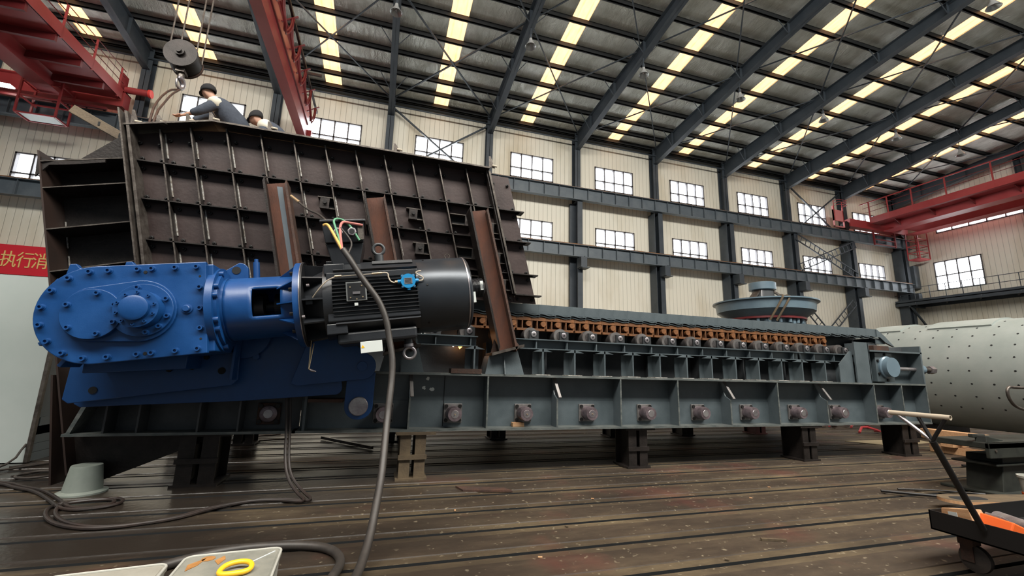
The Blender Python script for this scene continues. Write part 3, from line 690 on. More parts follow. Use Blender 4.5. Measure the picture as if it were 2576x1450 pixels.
# pans
def pan(x):
    w = .2905; m = MB()
    m.add([(x, 6.90, 2.46), (x+w-.001, 6.90, 2.46), (x+w-.001, 6.90, 2.622), (x, 6.90, 2.626), (x, 6.93, 2.46), (x+w-.001, 6.93, 2.46), (x+w-.001, 6.93, 2.622), (x, 6.93, 2.626)],
          [(0,1,2,3),(7,6,5,4),(0,4,5,1),(1,5,6,2),(2,6,7,3),(3,7,4,0)])
    m.box(x, 6.93, 2.44, x+w-.004, 9.35, 2.475)
    for dz, y in ((0, 6.845), (-.034, 6.865)):
        n = 8; P = [(x+(w+.01)*k/n, 2.456+dz+.013*math.sin(2*PI*k/n+.6)-(.014 if k == n else 0)) for k in range(n+1)]
        m.prism(P+[(a, c-.017) for a, c in reversed(P)], 'y', y, 6.95)
    return m
P0 = None
for i in range(41):
    x = -1.22+.2905*i
    if i == 0: P0 = pan(x).build('pan', M_paint, fd)
    else:
        c = P0.copy(); COL.objects.link(c); c.parent = fd; c.location = (.2905*i, 0, 0)
m = MB(); x0 = 10.69
m.prism([(x0, 2.455), (x0+.10, 2.44), (x0+.25, 2.33), (x0+.52, 2.24), (x0+.25, 2.47), (x0+.03, 2.61), (x0, 2.62)], 'y', 6.88, 6.93)
m.box(x0, 6.93, 2.30, x0+.3, 9.3, 2.42); m.build('tail_pan', M_paint, fd)
MB().cyl((10.55, 6.95, 1.95), (10.55, 9.3, 1.95), .38, n=32).build('tail_drum', M_paintdk, fd, True)
# tail end frame with take-up
m = MB(); m.box(9.10, 6.30, 1.432, 9.49, 6.33, 2.24); m.box(9.47, 6.30, 1.432, 9.50, 6.75, 2.24); m.build('tail_plate', M_paint, fd)
MB().prism([(8.72, 1.432), (9.10, 1.432), (9.10, 2.05), (9.04, 2.05), (8.72, 1.78)], 'y', 6.36, 6.38).build('gusset_plate', M_paint, fd)
m = MB(); m.box(9.50, 6.28, 2.06, 11.04, 6.6, 2.09); m.box(9.5, 6.55, 1.432, 11.0, 6.57, 2.06); m.build('takeup_frame', M_paint, fd)
m = MB(); m.box(10.98, 6.28, 1.432, 11.02, 6.85, 2.22); m.build('tail_end_plate', M_paint, fd)
m = MB(); m.box(9.50, 6.6, 2.09, 10.98, 6.75, 2.20); m.build('frame_plate', M_paintdk, fd)
m = MB(); m.box(9.78, 6.38, 2.09, 10.22, 6.55, 2.20); m.build('clamp_block', M_rustdk, fd, bevel=.01)
m = MB(); m.box(9.74, 6.36, 1.46, 10.24, 6.54, 2.05); tb = m.build('takeup_bearing_block', M_paint, fd, bevel=.008)
m = MB(); m.lathe([(0,0),(.225,0),(.225,.3),(.20,.42),(.195,1),(0,1)], (10.02, 6.37, 1.755), (10.02, 6.22, 1.755), 36); m.build('bearing_cover', MATS['crusher_blue_grey_paint'], tb, True)
for k in range(6):
    a = math.radians(30+60*k); MB().cyl((10.02+.262*math.cos(a), 6.362, 1.755+.262*math.sin(a)), (10.02+.262*math.cos(a), 6.335, 1.755+.262*math.sin(a)), .026, n=6).build('cover_bolt', M_bolt, tb)
MB().cyl((10.2, 6.42, 1.735), (11.0, 6.42, 1.735), .038, n=14).build('takeup_screw', M_silver, fd, True)
MB().lathe([(0,0),(.12,0),(.12,.5),(.10,.55),(.10,1),(0,1)], (11.02, 6.42, 1.735), (11.20, 6.42, 1.735), 24).build('screw_nut', MATS['crusher_blue_grey_paint'], fd, True)
MB().cyl((11.2, 6.42, 1.735), (11.42, 6.42, 1.735), .055, n=14).build('screw_shaft', M_ribedge, fd, True)
MB().cyl((11.42, 6.42, 1.735), (11.56, 6.42, 1.735), .085, n=6).build('screw_head', M_silver, fd)
# pedestals under the posts (grey trapezoids)
for x in (.31, 1.82):
    m = MB(); m.add([(x-.30,6.34,1.432),(x+.31,6.34,1.432),(x+.31,6.75,1.432),(x-.30,6.75,1.432),(x-.24,6.38,1.70),(x+.21,6.38,1.80),(x+.21,6.7,1.80),(x-.24,6.7,1.70)],[(0,3,2,1),(4,5,6,7),(0,1,5,4),(1,2,6,5),(2,3,7,6),(3,0,4,7)])
    p = m.build('post_foot', M_paint, fd)
    MB().prism([(6.34, 1.432), (6.26, 1.432), (6.34, 1.72)], 'x', x-.02, x-.005).build('foot_rib', M_paint, p)
# rusty I posts leaning back against the hopper
for k, (xt, xb, zt, zb_) in enumerate(((-1.57, -1.02, 3.97, 1.75), (-.265, .29, 3.95, 1.75), (1.29, 1.83, 3.96, 1.80))):
    t = MB(); dx = .128
    def sheared(m, a0, a1, y0, y1):
        m.add([(xb+a0, y0, zb_-.03), (xb+a1, y0, zb_+.04), (xb+a1, y1, zb_+.04), (xb+a0, y1, zb_-.03), (xt+a0, y0, zt-.03), (xt+a1, y0, zt+.03), (xt+a1, y1, zt+.03), (xt+a0, y1, zt-.03)],
              [(0,3,2,1),(4,5,6,7),(0,1,5,4),(1,2,6,5),(2,3,7,6),(3,0,4,7)])
    pr = thing('leaning_steel_post', ['rusty leaning steel I-post with grey stripe, left of the motor terminal box', 'rusty leaning steel I-post rising behind the motor lifting eye', 'rusty leaning steel I-post standing right of the motor on a grey foot'][k], 'post', (xb, 6.35, zb_), 'leaning I-posts')
    m = MB(); sheared(m, -dx, dx, 6.33, 6.345); m.build('web', M_rust, pr)
    m = MB(); sheared(m, -dx-.016, -dx, 6.20, 6.50); m.build('flange', M_rib, pr)
    m = MB(); sheared(m, dx, dx+.016, 6.20, 6.50); m.build('flange', M_rustdk, pr)
    if k == 0:
        m = MB(); f = lambda s_, a: (xb+(xt-xb)*s_+a, 6.326, zb_+(zt-zb_)*s_)
        m.add([f(.35, 0), f(.35, .05), f(.98, .07), f(.98, 0)], [(0,1,2,3)]); m.build('mill_scale_stripe', M_girder, pr)
    m = MB(); m.add([(xb-.25,6.2,zb_-.10),(xb+.25,6.2,zb_+.045),(xb+.25,6.6,zb_+.045),(xb-.25,6.6,zb_-.10),(xb-.25,6.2,zb_-.06),(xb+.25,6.2,zb_+.085),(xb+.25,6.6,zb_+.085),(xb-.25,6.6,zb_-.06)],[(0,3,2,1),(4,5,6,7),(0,1,5,4),(1,2,6,5),(2,3,7,6),(3,0,4,7)]); m.build('base_plate', M_ribedge, pr)
    for s_ in (-1, 1):
        MB().prism([(xb+s_*.14, zb_-.02), (xb+s_*.24, zb_-.02+s_*.06), (xb+s_*.14-.04, zb_+.2)], 'y', 6.33, 6.345).build('gusset', M_rustdk, pr)

# ---- supports under the feeder
pd0 = None
def pedestal(x, y, w, d, mt, label, grp):
    p = thing('support_stand', label, 'stand', (x, y, 0), grp)
    m = MB(); m.box(x-w/2-.03, y-.02, 0, x+w/2+.03, y+d+.02, .03); m.build('foot_plate', mt, p)
    for s_ in (-1, 1):
        m = MB(); m.box(x+s_*w*.28-w*.2, y, .03, x+s_*w*.28+w*.2, y+.02, .59); m.box(x+s_*w*.28-w*.2, y+d-.02, .03, x+s_*w*.28+w*.2, y+d, .59); m.box(x+s_*w*.28-.01, y+.02, .03, x+s_*w*.28+.01, y+d-.02, .59); m.build('leg', mt, p)
    m = MB(); m.box(x-w/2-.01, y-.03, .27, x+w/2+.01, y, .33); m.build('cross_band', mt, p)
    m = MB(); m.box(x-w/2-.06, y-.04, .59, x+w/2+.12, y+d+.02, .627); m.build('head_plate', mt, p)
    return p
M_tan = mat('dusty_tan_steel', (.13,.095,.055), .65, .1, (.07,.05,.032), 4, .15, 40)
pedestal(.53, 6.28, .36, .42, M_tan, 'dusty tan steel support stand under the feeder, behind the hanging cable', 'support stands')
pedestal(-2.05, 6.45, .44, .5, M_rib, 'dark steel support stand under the left end of the feeder', 'support stands')
pedestal(4.12, 6.38, .36, .42, M_rib, 'black steel support stand under the middle of the feeder', 'support stands')
pedestal(7.72, 6.33, .34, .45, M_rib, 'black steel support stand second from the tail end of the feeder', 'support stands')
pedestal(10.45, 6.36, .42, .40, M_rib, 'wide black steel support stand under the tail end of the feeder', 'support stands')
for x, l in ((-2.3, 'far row support stand leftmost, seen under the feeder left end'), (.45, 'far row support stand behind the tan stand'), (2.6, 'far row support stand right of the tan stand'), (5.5, 'far row support stand right of the middle black stand'), (7.5, 'far row support stand left of the second black stand'), (9.8, 'reddish far row support stand near the feeder tail')):
    pedestal(x, 9.4, .34, .4, M_rib if x < 9 else mat('dark_maroon_steel', (.08,.018,.018), .6), l, 'far row support stands')

# ================================================================== HOPPER
hp = thing('steel_hopper', 'huge brown ribbed steel feed hopper standing over the feeder, two men on top', 'hopper', (-1, 7.5, 2.6))
TL = .25; ZR = 4.15
def hx(x, z): return x-TL*(z-ZR)         # rib x at height z, x measured at z = 4.15
YF, YB = 6.60, 6.725
ribs = [-3.03, -2.66, -2.21, -1.77, -1.33, -.895, -.46, -.03, .40, .83, 1.28]
PL, PR_, ED = -3.39, 1.67, 2.06
ZT = [(-3.50, 4.57), (-2.52, 4.82), (ED-.17, 4.80)]
def ztop(x): return 4.57+(x+3.5)*.25/.98 if x < -2.52 else 4.82-(x+2.52)*.006
ZB = 2.60
def quad_sheet(m, x0, x1, z0, z1, y0, y1, zt0=None, zt1=None):
    a, b_ = (z1 if zt0 is None else zt0), (z1 if zt1 is None else zt1)
    m.add([(hx(x0,z0), y0, z0), (hx(x1,z0), y0, z0), (hx(x1,z0), y1, z0), (hx(x0,z0), y1, z0), (hx(x0,a), y0, a), (hx(x1,b_), y0, b_), (hx(x1,b_), y1, b_), (hx(x0,a), y1, a)],
          [(0,3,2,1),(4,5,6,7),(0,1,5,4),(1,2,6,5),(2,3,7,6),(3,0,4,7)])
xs = [PL]+ribs+[PR_, ED]
zrow = [ZB, 3.065, 3.62, 4.15]
def tz(x): return ztop(hx(x, 4.75))
for a, c in zip(xs, xs[1:]):
    m = MB()
    quad_sheet(m, a, c-.004, ZB, 4.8, YB, YB+.02, tz(a), tz(c)); m.build('wall_panel', M_plate, hp)
for i, x in enumerate(ribs+[PR_]):
    w = .011 if i < len(ribs) else .02
    y0 = YF if i < len(ribs) else YF-.05
    m = MB(); quad_sheet(m, x-w, x+w, ZB if i < len(ribs) else 2.72, 4.8, y0, YB, tz(x)-.02, tz(x)-.02)
    r = m.build('upright_rib', M_rib, hp)
    m = MB(); quad_sheet(m, x-w*.8, x+w*.8, ZB if i < len(ribs) else 2.72, 4.8, y0-.004, y0, tz(x)-.02, tz(x)-.02); m.build('rib_edge', M_ribedge, r)
    for z0, z1 in ((4.30, 4.62), (3.72, 4.05), (3.18, 3.55), (2.70, 3.0)):
        if random.random() < (.95 if i < 8 else .45):
            m = MB(); quad_sheet(m, x+w, x+w+.015, z0+random.uniform(-.04,.04), z1+random.uniform(-.06,.04), YB-.014, YB); m.build('weld_bead', M_weld, r)
# horizontal stiffeners
for z in (3.065, 3.62, 4.15):
    m = MB(); m.box(hx(PL, z), YF, z-.009, hx(ED, z)+(.03), YB, z+.009); m.box(hx(ED,z)-.03, YF, z-.009, hx(ED,z)+.10, YB+.05, z+.009)
    s_ = m.build('horizontal_stiffener', M_rib, hp)
    m = MB(); m.box(hx(PL, z), YF-.004, z-.008, hx(ED, z)+.1, YF, z+.008); m.build('stiffener_edge', M_rib, s_)
m = MB(); m.box(hx(PR_, 2.72), YF, 2.71, hx(ED, 2.72)+.08, YB, 2.73); m.build('horizontal_stiffener', M_rib, hp)
# top flange, two runs
xa, xm, xe = -3.52, -2.52, hx(ED, 4.80)
for (x0, z0, x1, z1) in ((xa, 4.57, xm, 4.825), (xm, 4.825, hx(PR_, 4.8), 4.80)):
    m = MB(); m.add([(x0,6.50,z0),(x1,6.50,z1),(x1,YB+.14,z1),(x0,YB+.14,z0),(x0,6.50,z0+.025),(x1,6.50,z1+.025),(x1,YB+.14,z1+.025),(x0,YB+.14,z0+.025)],[(0,3,2,1),(4,5,6,7),(0,1,5,4),(1,2,6,5),(2,3,7,6),(3,0,4,7)])
    f = m.build('top_flange', M_rib, hp)
    m = MB(); m.add([(x0,6.494,z0),(x1,6.494,z1),(x1,6.494,z1+.025),(x0,6.494,z0+.025)],[(0,1,2,3)]); m.build('flange_edge', M_ribedge, f)
# left corner post
m = MB()
for (a, c, y0, y1) in ((-.035, -.015, 6.44, 6.74), (.015, .05, 6.50, 6.74)):
    quad_sheet(m, PL+a, PL+c, 2.0, 4.78, y0, y1)
m.build('corner_post', M_ribedge, hp)
m = MB(); quad_sheet(m, PR_-.05, PR_-.03, 2.72, 4.86, YF-.03, YB); m.build('corner_angle', M_rib, hp)
# top lugs
for (x, z) in ((-3.45, 4.62), (-3.17, 4.67), (-2.84, 4.76), (-2.57, 4.84), (-1.83, 4.85), (-.05, 4.84), (1.50, 4.83)):
    big = x in (-3.45, 1.50)
    m = MB(); m.prism([(x, z), (x+.10, z), (x+.07, z+.06), (x+.02, z+(.20 if big else .13)), (x-.01, z+(.20 if big else .13))], 'y', 6.52, 6.54); l = m.build('top_lug', M_ribedge, hp)
    MB().cyl((x+.05, 6.515, z+.035), (x+.13, 6.515, z+.03), .018, n=8).build('lug_bolt', M_wire, l)
# far and end walls of the box
MB().box(-3.4, 9.55, 2.6, 1.8, 9.57, 4.6).build('far_wall', M_plate, hp)
m = MB(); m.add([(hx(ED,ZB)-.5, YB+.02, ZB), (hx(ED,4.8)-.5, YB+.02, 4.8), (hx(ED,4.8)-.5, 9.55, 4.8), (hx(ED,ZB)-.5, 9.55, ZB), (hx(ED,ZB)-.48, YB+.02, ZB), (hx(ED,4.8)-.48, YB+.02, 4.8), (hx(ED,4.8)-.48, 9.55, 4.8), (hx(ED,ZB)-.48, 9.55, ZB)],[(0,1,2,3),(7,6,5,4),(0,4,5,1),(1,5,6,2),(2,6,7,3),(3,7,4,0)]); m.build('front_wall', M_plate, hp)
MB().box(-3.5, 7.3, 4.60, -.8, 9.5, 4.66).build('work_platform', M_wood, hp)
# slotted cells with mini ribs and bolted lugs
def cell(x0, x1, z, lug):
    for dz in (.0, .17):
        m = MB(); m.box(hx(x0, z+dz), YF+.02, z+dz-.007, hx(x1, z+dz), YB, z+dz+.007); m.build('slot_rib', M_ribedge, hp)
    m = MB(); quad_sheet(m, x0+.02, x1-.02 if lug > 0 else x1-.02, z-.0+.015, z+.155, YB-.01, YB-.002); m.build('slot_recess', M_hole, hp)
    lx = hx(x1 if lug > 0 else x0, z)+(-.14 if lug > 0 else .0)
    m = MB(); m.box(lx, YF-.015, z-.02, lx+.13, YF, z+.16); l = m.build('bolted_lug', M_rib, hp, bevel=.004)
    MB().cyl((lx+.07, YF-.015, z+.075), (lx+.07, YF-.05, z+.075), .028, n=6).build('lug_bolt', M_bolt, l)
for z in (2.80, 3.25, 3.80):
    cell(-1.77, -1.50, z, 1); cell(-1.12, -.895, z, -1)
    cell(-.46, -.20, z, 1); cell(.17, .40, z, -1)
    cell(.86, 1.20, z, 1)
for z in (2.78, 3.22, 3.72): cell(1.40, 1.62, z, -1)
# panel bolts
bolts = []
rows = [(2.66, 3.0), (3.12, 3.55), (3.68, 4.08), (4.22, 4.70)]
for a, c in zip(xs, xs[1:]):
    for (z0, z1) in rows:
        if c-a < .3 and a < 1.6: continue
        if z1 > 4.5: z1 = tz((a+c)/2)-.16
        for xx in (a+.075, c-.06):
            for z in (z0, z1): bolts.append((hx(xx, z), z))
bolts.sort(key=lambda p: -p[1]-.3*abs(p[0]+2))
def boltmb(m, x, z): m.lathe([(0,0),(.026,0),(.026,.5),(.014,.55),(.012,1),(0,1)], (x, YB-.002, z), (x, YB-.05, z), 8)
B0 = None
for i, (x, z) in enumerate(bolts[:100]):
    if B0 is None: m = MB(); boltmb(m, 0, 0); B0 = m.build('panel_bolt', M_bolt, hp); bx0 = B0; B0.location = (x, 0, z)
    else: c = B0.copy(); COL.objects.link(c); c.parent = hp; c.location = (x, 0, z)
m = MB()
for x, z in bolts[100:]: boltmb(m, x, z)
struct_b = m.build('panel_bolt', M_bolt, hp); struct_b['kind'] = 'stuff'
# ---- discharge end wing with shelves (left)
wg = thing('discharge_hood', 'dark shelved steel discharge hood at the left end of the hopper', 'hood', (-4, 7, 1.0))
def wp(s_, z, dy=0): # s 0 at corner post, 1 at the outer edge
    return (hx(PL, z)-.04-.80*s_, 6.60-.15*s_+dy, z-.26*s_)
def sheet(m, a, b_, c, d, t=Vector((0,0,.015))):
    P = [Vector(p) for p in (a, b_, c, d)]
    m.add([*P, *[p+t for p in P]], [(0,3,2,1),(4,5,6,7),(0,1,5,4),(1,2,6,5),(2,3,7,6),(3,0,4,7)])
m = MB(); sheet(m, wp(0, 2.0, .37), wp(1, .55, .37), wp(1, 4.2, .37), wp(0, 4.2, .37), Vector((0, .02, 0))); m.build('back_plate', M_rib, wg)
m = MB(); sheet(m, wp(1.02, .45), wp(1.02, .45, .37), wp(1.02, 4.30, .37), wp(1.02, 4.30), Vector((.02, 0, 0))); fo = m.build('outer_flange', mat('hood_brown_steel', (.028,.015,.011), .55, .2, (.018,.011,.009), 2), wg)
for z in (4.15, 3.81, 3.29, 2.77, 2.2):
    m = MB(); sheet(m, wp(0, z), wp(1, z), wp(1, z, .37), wp(0, z, .37)); s_ = m.build('shelf_plate', M_rib, wg)
    m = MB(); sheet(m, wp(0, z, -.004), wp(1, z, -.004), wp(1, z), wp(0, z)); m.build('shelf_edge', M_ribedge, s_)  # paler strip paints the light caught by the shelf's front edge
for z in (3.5, 3.05, 2.5):
    p = Vector(wp(1.0, z, .36)); q = Vector(wp(1.0, z-.35, .36)); MB().bar(p+Vector((.02,-.02,0)), q+Vector((.02,-.02,0)), .012, .012).build('weld_bead', M_weld, wg)
m = MB(); m.prism([(-4.28,3.99),(-4.24,3.96),(-4.15,3.93),(-3.95,3.955),(-3.6,4.04),(-3.6,4.0),(-3.95,3.91),(-4.15,3.87),(-4.26,3.70)], 'y', 6.47, 6.49); m.build('curved_lip', M_rib, wg)
m = MB(); m.prism([(-4.02,4.12),(-3.60,4.57),(-3.5,4.62),(-3.48,4.12)], 'y', 6.76, 6.775); m.build('side_gusset', M_rib, wg)
# chute plate below the feeder
MB().prism([(-3.42, .63), (-3.38, .10), (-3.10, .06), (-1.75, .63)], 'y', 6.62, 6.64).build('chute_plate', M_rib, wg)
m = MB(); m.prism([(-3.4, .63), (-3.38, .12), (-3.1, .08), (-1.75, .63)], 'y', 9.2, 9.22)
m.build('chute_plate', M_rib, wg)
m = MB(); sheet(m, (-3.46, 6.46, .08), (-3.44, 6.84, .08), (-3.64, 6.84, 1.3), (-3.66, 6.46, 1.3), Vector((.02,0,0))); m.build('outer_flange', MATS['hood_brown_steel'], wg)

# ================================================================== DRIVE (gearbox, lantern, motor, torque arm)
DM = Matrix.Translation((-2.70, 5.20, 1.93)) @ Matrix.Rotation(-.15, 4, 'Y')
dv = thing('gearmotor_drive', 'large blue gearbox and black electric motor hung on the feeder shaft', 'motor', DM)
D = lambda: MB(DM)
def stad(x0, r0, x1, r1, n=14, cy=0):
    return arc(x0, cy, r0, 90, 270, n) + arc(x1, cy, r1, -90, 90, n)
AY = .38   # axis depth behind the front cover
g = D(); g.prism(arc(0,0,.47,90,270,24)+[(.98,-.47),(.98,.47)], 'y', .06, .72); gb = g.build('gearbox_housing', M_blue, dv, bevel=.012)
g = D(); g.prism(arc(0,0,.485,90,270,28)+[(.93,-.485),(.93,.485)], 'y', 0, .06); cv = g.build('front_cover', M_blue, dv, bevel=.008)
bp_ = [(.43*math.cos(math.radians(a)), .43*math.sin(math.radians(a))) for a in range(97, 270, 23)]
bp_ += [(x, s_*.43) for s_ in (-1, 1) for x in (.10, .34, .46, .66, .85)] + [(.875, z) for z in (.21, -.01, -.22)]
def capbolt(x, y, z, r=.026, L=.04, p=cv):
    b = D(); b.lathe([(0,0),(r*1.25,0),(r*1.25,.1),(r,.12),(r,1),(r*.55,1),(r*.55,.6),(0,.6)], (x,y,z), (x,y-L,z), 12); o = b.build('cap_bolt', M_bluebolt, p, True)
    return o
for x, z in bp_: capbolt(x, 0, z)
for x, z in ((.40, .40), (.40, -.43), (-.22, .35), (-.22, -.37), (.875, .33), (.875, -.33)):
    D().cyl((x, -.001, z), (x, -.003, z), .017 if abs(x-.4) < .01 else .011, n=12).build('dowel_hole', M_hole, cv)
D().lathe([(0,0),(.05,0),(.05,.25),(.034,.3),(.034,.9),(.028,1),(0,1)], (.76, 0, -.01), (.76, -.05, -.01), 16).build('oil_plug', M_bluebolt, cv, True)
g = D(); g.prism(arc(0,0,.27,90,270,18)+arc(.37,0,.31,-90,90,18), 'y', -.035, 0); st = g.build('bearing_cover_plate', M_blue, dv, bevel=.006)
g = D(); g.lathe([(0,0),(.245,0),(.245,1),(0,1)], (0,-.03,-.005), (0,-.085,-.005), 44); dc = g.build('round_cover', M_blue, dv, True, bevel=.004)
for a in (75, 20, 150, 215, 285, 332): capbolt(.205*math.cos(math.radians(a)), -.085, -.005+.205*math.sin(math.radians(a)), .024, .035, dc)
g = D(); g.lathe([(0,0),(.265,0),(.265,1),(0,1)], (.40,-.03,0), (.40,-.07,0), 44); d2 = g.build('round_cover', M_blue, dv, True, bevel=.004)
for a in (98, 25, -20, -80, -50): capbolt(.40+.23*math.cos(math.radians(a)), -.07, .23*math.sin(math.radians(a)), .024, .035, d2)
g = D(); g.lathe([(0,0),(.185,0),(.175,.75),(.185,.78),(.185,.92),(.12,.93),(.12,1.25),(.095,1.33),(0,1.33)], (.41,-.07,0), (.41,-.22,0), 40); hb = g.build('shaft_hub', M_blue, dv, True, 0, 35)
for k in range(10):
    a = 2*PI*k/10+.2; capbolt(.41+.155*math.cos(a), -.208, .155*math.sin(a), .014, .022, hb)
# lugs on the rim
for a, r0 in ((135, .48), (182, .48), (204, .48), (232, .50)):
    c, s_ = math.cos(math.radians(a)), math.sin(math.radians(a))
    g = D(); g.bar((c*.46, .3, s_*.46), (c*(r0+.09), .3, s_*(r0+.09)), .30, .035, (-s_, 0, c)); g.build('cooling_rib', M_blue, gb, bevel=.004)
for x in (-.24, .22):
    g = D(); g.prism([(x-.06,.44),(x+.16,.455),(x+.05,.50),(x+.02,.545),(x-.03,.545)], 'y', .10, .16); g.build('top_lug', M_blue, gb, bevel=.006)
g = D(); g.prism([(.86,.40)]+[(1.22-.09+.09*math.cos(math.radians(a)), .47-.0+.09*math.sin(math.radians(a))) for a in range(90, -1, -15)]+[(1.22,.30),(.9,.30)], 'y', .42, .48)
le = g.build('lifting_plate', M_blue, dv, bevel=.006)
D().cyl((1.10,.418,.47),(1.10,.414,.47),.045,n=20).build('lifting_hole', M_hole, le)
g = D(); g.cyl((1.30,.45,.36),(1.30,.45,.56),.035,n=14); g.cyl((1.30,.45,.56),(1.30,.45,.60),.022,n=10); g.build('breather', M_bluebolt, dv, True)
# adapter flange and lantern housing with a window
g = D(); g.lathe([(0,0),(.475,0),(.475,1),(.36,1),(0,1)], (.93,AY,0), (1.0,AY,0), 56); ad = g.build('adapter_flange', M_blue, dv, True)
g = D(); g.lathe([(.30,0),(.42,0),(.42,.5),(.36,.6),(.36,1),(.30,1)], (1.0,AY,0), (1.06,AY,0), 56); g.build('adapter_ring', M_blue, dv, True)
for a in (150, 165, 118, 200, 214, 255):
    y = AY-.43*math.sin(math.radians(a-90)) if False else AY+.43*math.cos(math.radians(a)); z = .43*math.sin(math.radians(a))
    D().cyl((1.0,y,z),(1.045,y,z),.030,n=12).build('flange_bolt', M_bluebolt, ad)
L0, L1, RL = 1.05, 1.78, .355
g = D(); na = 60; ring = []
us = [L0+(L1-L0)*i/18 for i in range(19)]
a0, a1 = 152, 206
def lp(u, k): a = 2*PI*k/na; return (u, AY+RL*math.cos(a), RL*math.sin(a))
vs = [lp(u, k) for u in us for k in range(na)]; fs = []
for i in range(18):
    for k in range(na):
        ad_ = (k+.5)*360/na
        if a0 < ad_ < a1 and 1.33 < (us[i]+us[i+1])/2 < 1.63: continue
        k2 = (k+1) % na; fs.append((i*na+k, i*na+k2, (i+1)*na+k2, (i+1)*na+k))
g.add(vs, fs); ln = g.build('lantern_housing', M_blue, dv, True)
sm = ln.modifiers.new('thickness', 'SOLIDIFY'); sm.thickness = .03; sm.offset = -1
g = D(); g.lathe([(0,0),(.10,0),(.10,.3),(.17,.31),(.17,.45),(.06,.46),(.06,.6),(.15,.61),(.15,.75),(.05,.76),(.05,1),(0,1)], (1.1,AY,0), (1.78,AY,0), 24); g.build('coupling', M_bolt, dv, True)
g = D(); g.lathe([(.30,0),(.30,.01),(.30,1),(.50,1),(.50,0),(.30,0)], (1.76,AY,0), (1.82,AY,0), 56); lf = g.build('lantern_flange', M_blue, dv, True)
for a in (115, 152, 182, 212, 245, 80):
    c, s_ = math.cos(math.radians(a)), math.sin(math.radians(a))
    g = D(); g.add([(1.58,AY+c*.35,s_*.35),(1.76,AY+c*.35,s_*.35),(1.76,AY+c*.48,s_*.48)]+[(u,y-s_*.015,z+c*.015) for u,y,z in [(1.58,AY+c*.35,s_*.35),(1.76,AY+c*.35,s_*.35),(1.76,AY+c*.48,s_*.48)]],[(0,1,2),(5,4,3),(0,3,4,1),(1,4,5,2),(2,5,3,0)]); g.build('gusset', M_blue, lf)
for a in (165, 200, 228, 135):
    c, s_ = math.cos(math.radians(a)), math.sin(math.radians(a)); D().cyl((1.72,AY+c*.45,s_*.45),(1.76,AY+c*.45,s_*.45),.022,n=6).build('flange_nut', M_bolt, lf)
# motor
g = D(); g.lathe([(0,0),(.505,0),(.505,1),(0,1)], (1.822,AY,0), (1.85,AY,0), 56); mf = g.build('motor_flange', M_blackdk, dv, True)
D().lathe([(.50,0),(.508,0),(.508,1),(.50,1)], (1.822,AY,0), (1.83,AY,0), 56).build('machined_rim', M_silver, mf, True)
g = D(); g.lathe([(0,0),(.30,0),(.40,1),(0,1)], (1.85,AY,0), (2.06,AY,0), 40); es = g.build('end_shield', M_black, dv, True)
for a in (110, 146, 180, 214, 250, 70, 290):
    c, s_ = math.cos(math.radians(a)), math.sin(math.radians(a))
    P = [(1.85,AY+c*.30,s_*.30),(2.06,AY+c*.38,s_*.38),(2.06,AY+c*.45,s_*.45),(1.85,AY+c*.47,s_*.47)]
    g = D(); g.add(P+[(u,y-s_*.018,z+c*.018) for u,y,z in P],[(0,1,2,3),(7,6,5,4),(0,4,5,1),(1,5,6,2),(2,6,7,3),(3,7,4,0)]); g.build('shield_rib', M_black, es)
U0, U1 = 2.06, 3.12
# body cross section (y,z): flat plates at top and bottom, finned flanks
def octo(R, fl): return [(AY+y*R, z*R) for y, z in ((-.50,.86),(.50,.86),(.88,.62),(.90,-.60),(.50,-.86),(-.50,-.86),(-.90,-.60),(-.88,.62))]
g = D(); g.prism([(y,z) for y,z in octo(.46, 0)], 'x', U0+.04, U1); mbod = g.build('motor_body', M_black, dv, bevel=.01)
g = D(); g.lathe([(0,0),(.455,0),(.455,1),(0,1)], (U0,AY,0), (U0+.10,AY,0), 48); g.build('end_ring', M_black, dv, True)
for i in range(15):
    z = -.30+.6*i/14; yo = .475**2-z*z; yo = math.sqrt(yo)
    D().box(U0+.10, AY-yo, z-.005, U1+.0, AY-.36, z+.005).build('cooling_fin', M_blackdk, mbod)
g = D()
for s_, (y0, z0), (y1, z1) in ((1, (AY-.25,.425), (AY-.42,.31)), (1, (AY-.25,-.425), (AY-.42,-.31))):
    y0_, z0_, y1_, z1_ = y0, z0, y1, z1
    k = 1 if z0 > 0 else -1
    P = [(U0+.12,y0_,z0_),(U1,y0_,z0_),(U1,y1_,z1_),(U0+.12,y1_,z1_)]
    g.add(P+[(u,y+.02,z-.02*k) for u,y,z in P],[(0,1,2,3),(7,6,5,4),(0,4,5,1),(1,5,6,2),(2,6,7,3),(3,7,4,0)])
P = [(U0+.55,AY-.262,.424),(U1-.04,AY-.262,.424),(U1-.04,AY-.345,.372),(U0+.55,AY-.345,.372)]
g.build('chamfer_plate', M_black, mbod)
g = D(); g.add(P+[(u,y-.006,z+.008) for u,y,z in P],[(0,1,2,3),(7,6,5,4),(0,4,5,1),(1,5,6,2),(2,6,7,3),(3,7,4,0)]); g.build('shiny_tape_strip', mat('glossy_clear_tape', (.10,.105,.11), .15, .3), mbod)
for (u, y, z) in ((U0+.02, AY-.40, .33), (U0+.02, AY-.40, -.36), (U0+.02, AY-.10, .44)):
    g = D(); g.box(u, y, z-.06, u+.22, y+.12, z+.06); g.build('mounting_pad', M_black, mbod, bevel=.01)
g = D(); g.box(U0+.12, AY-.35, -.54, U1-.05, AY+.3, -.40); g.build('bottom_pad', M_black, mbod, bevel=.03)
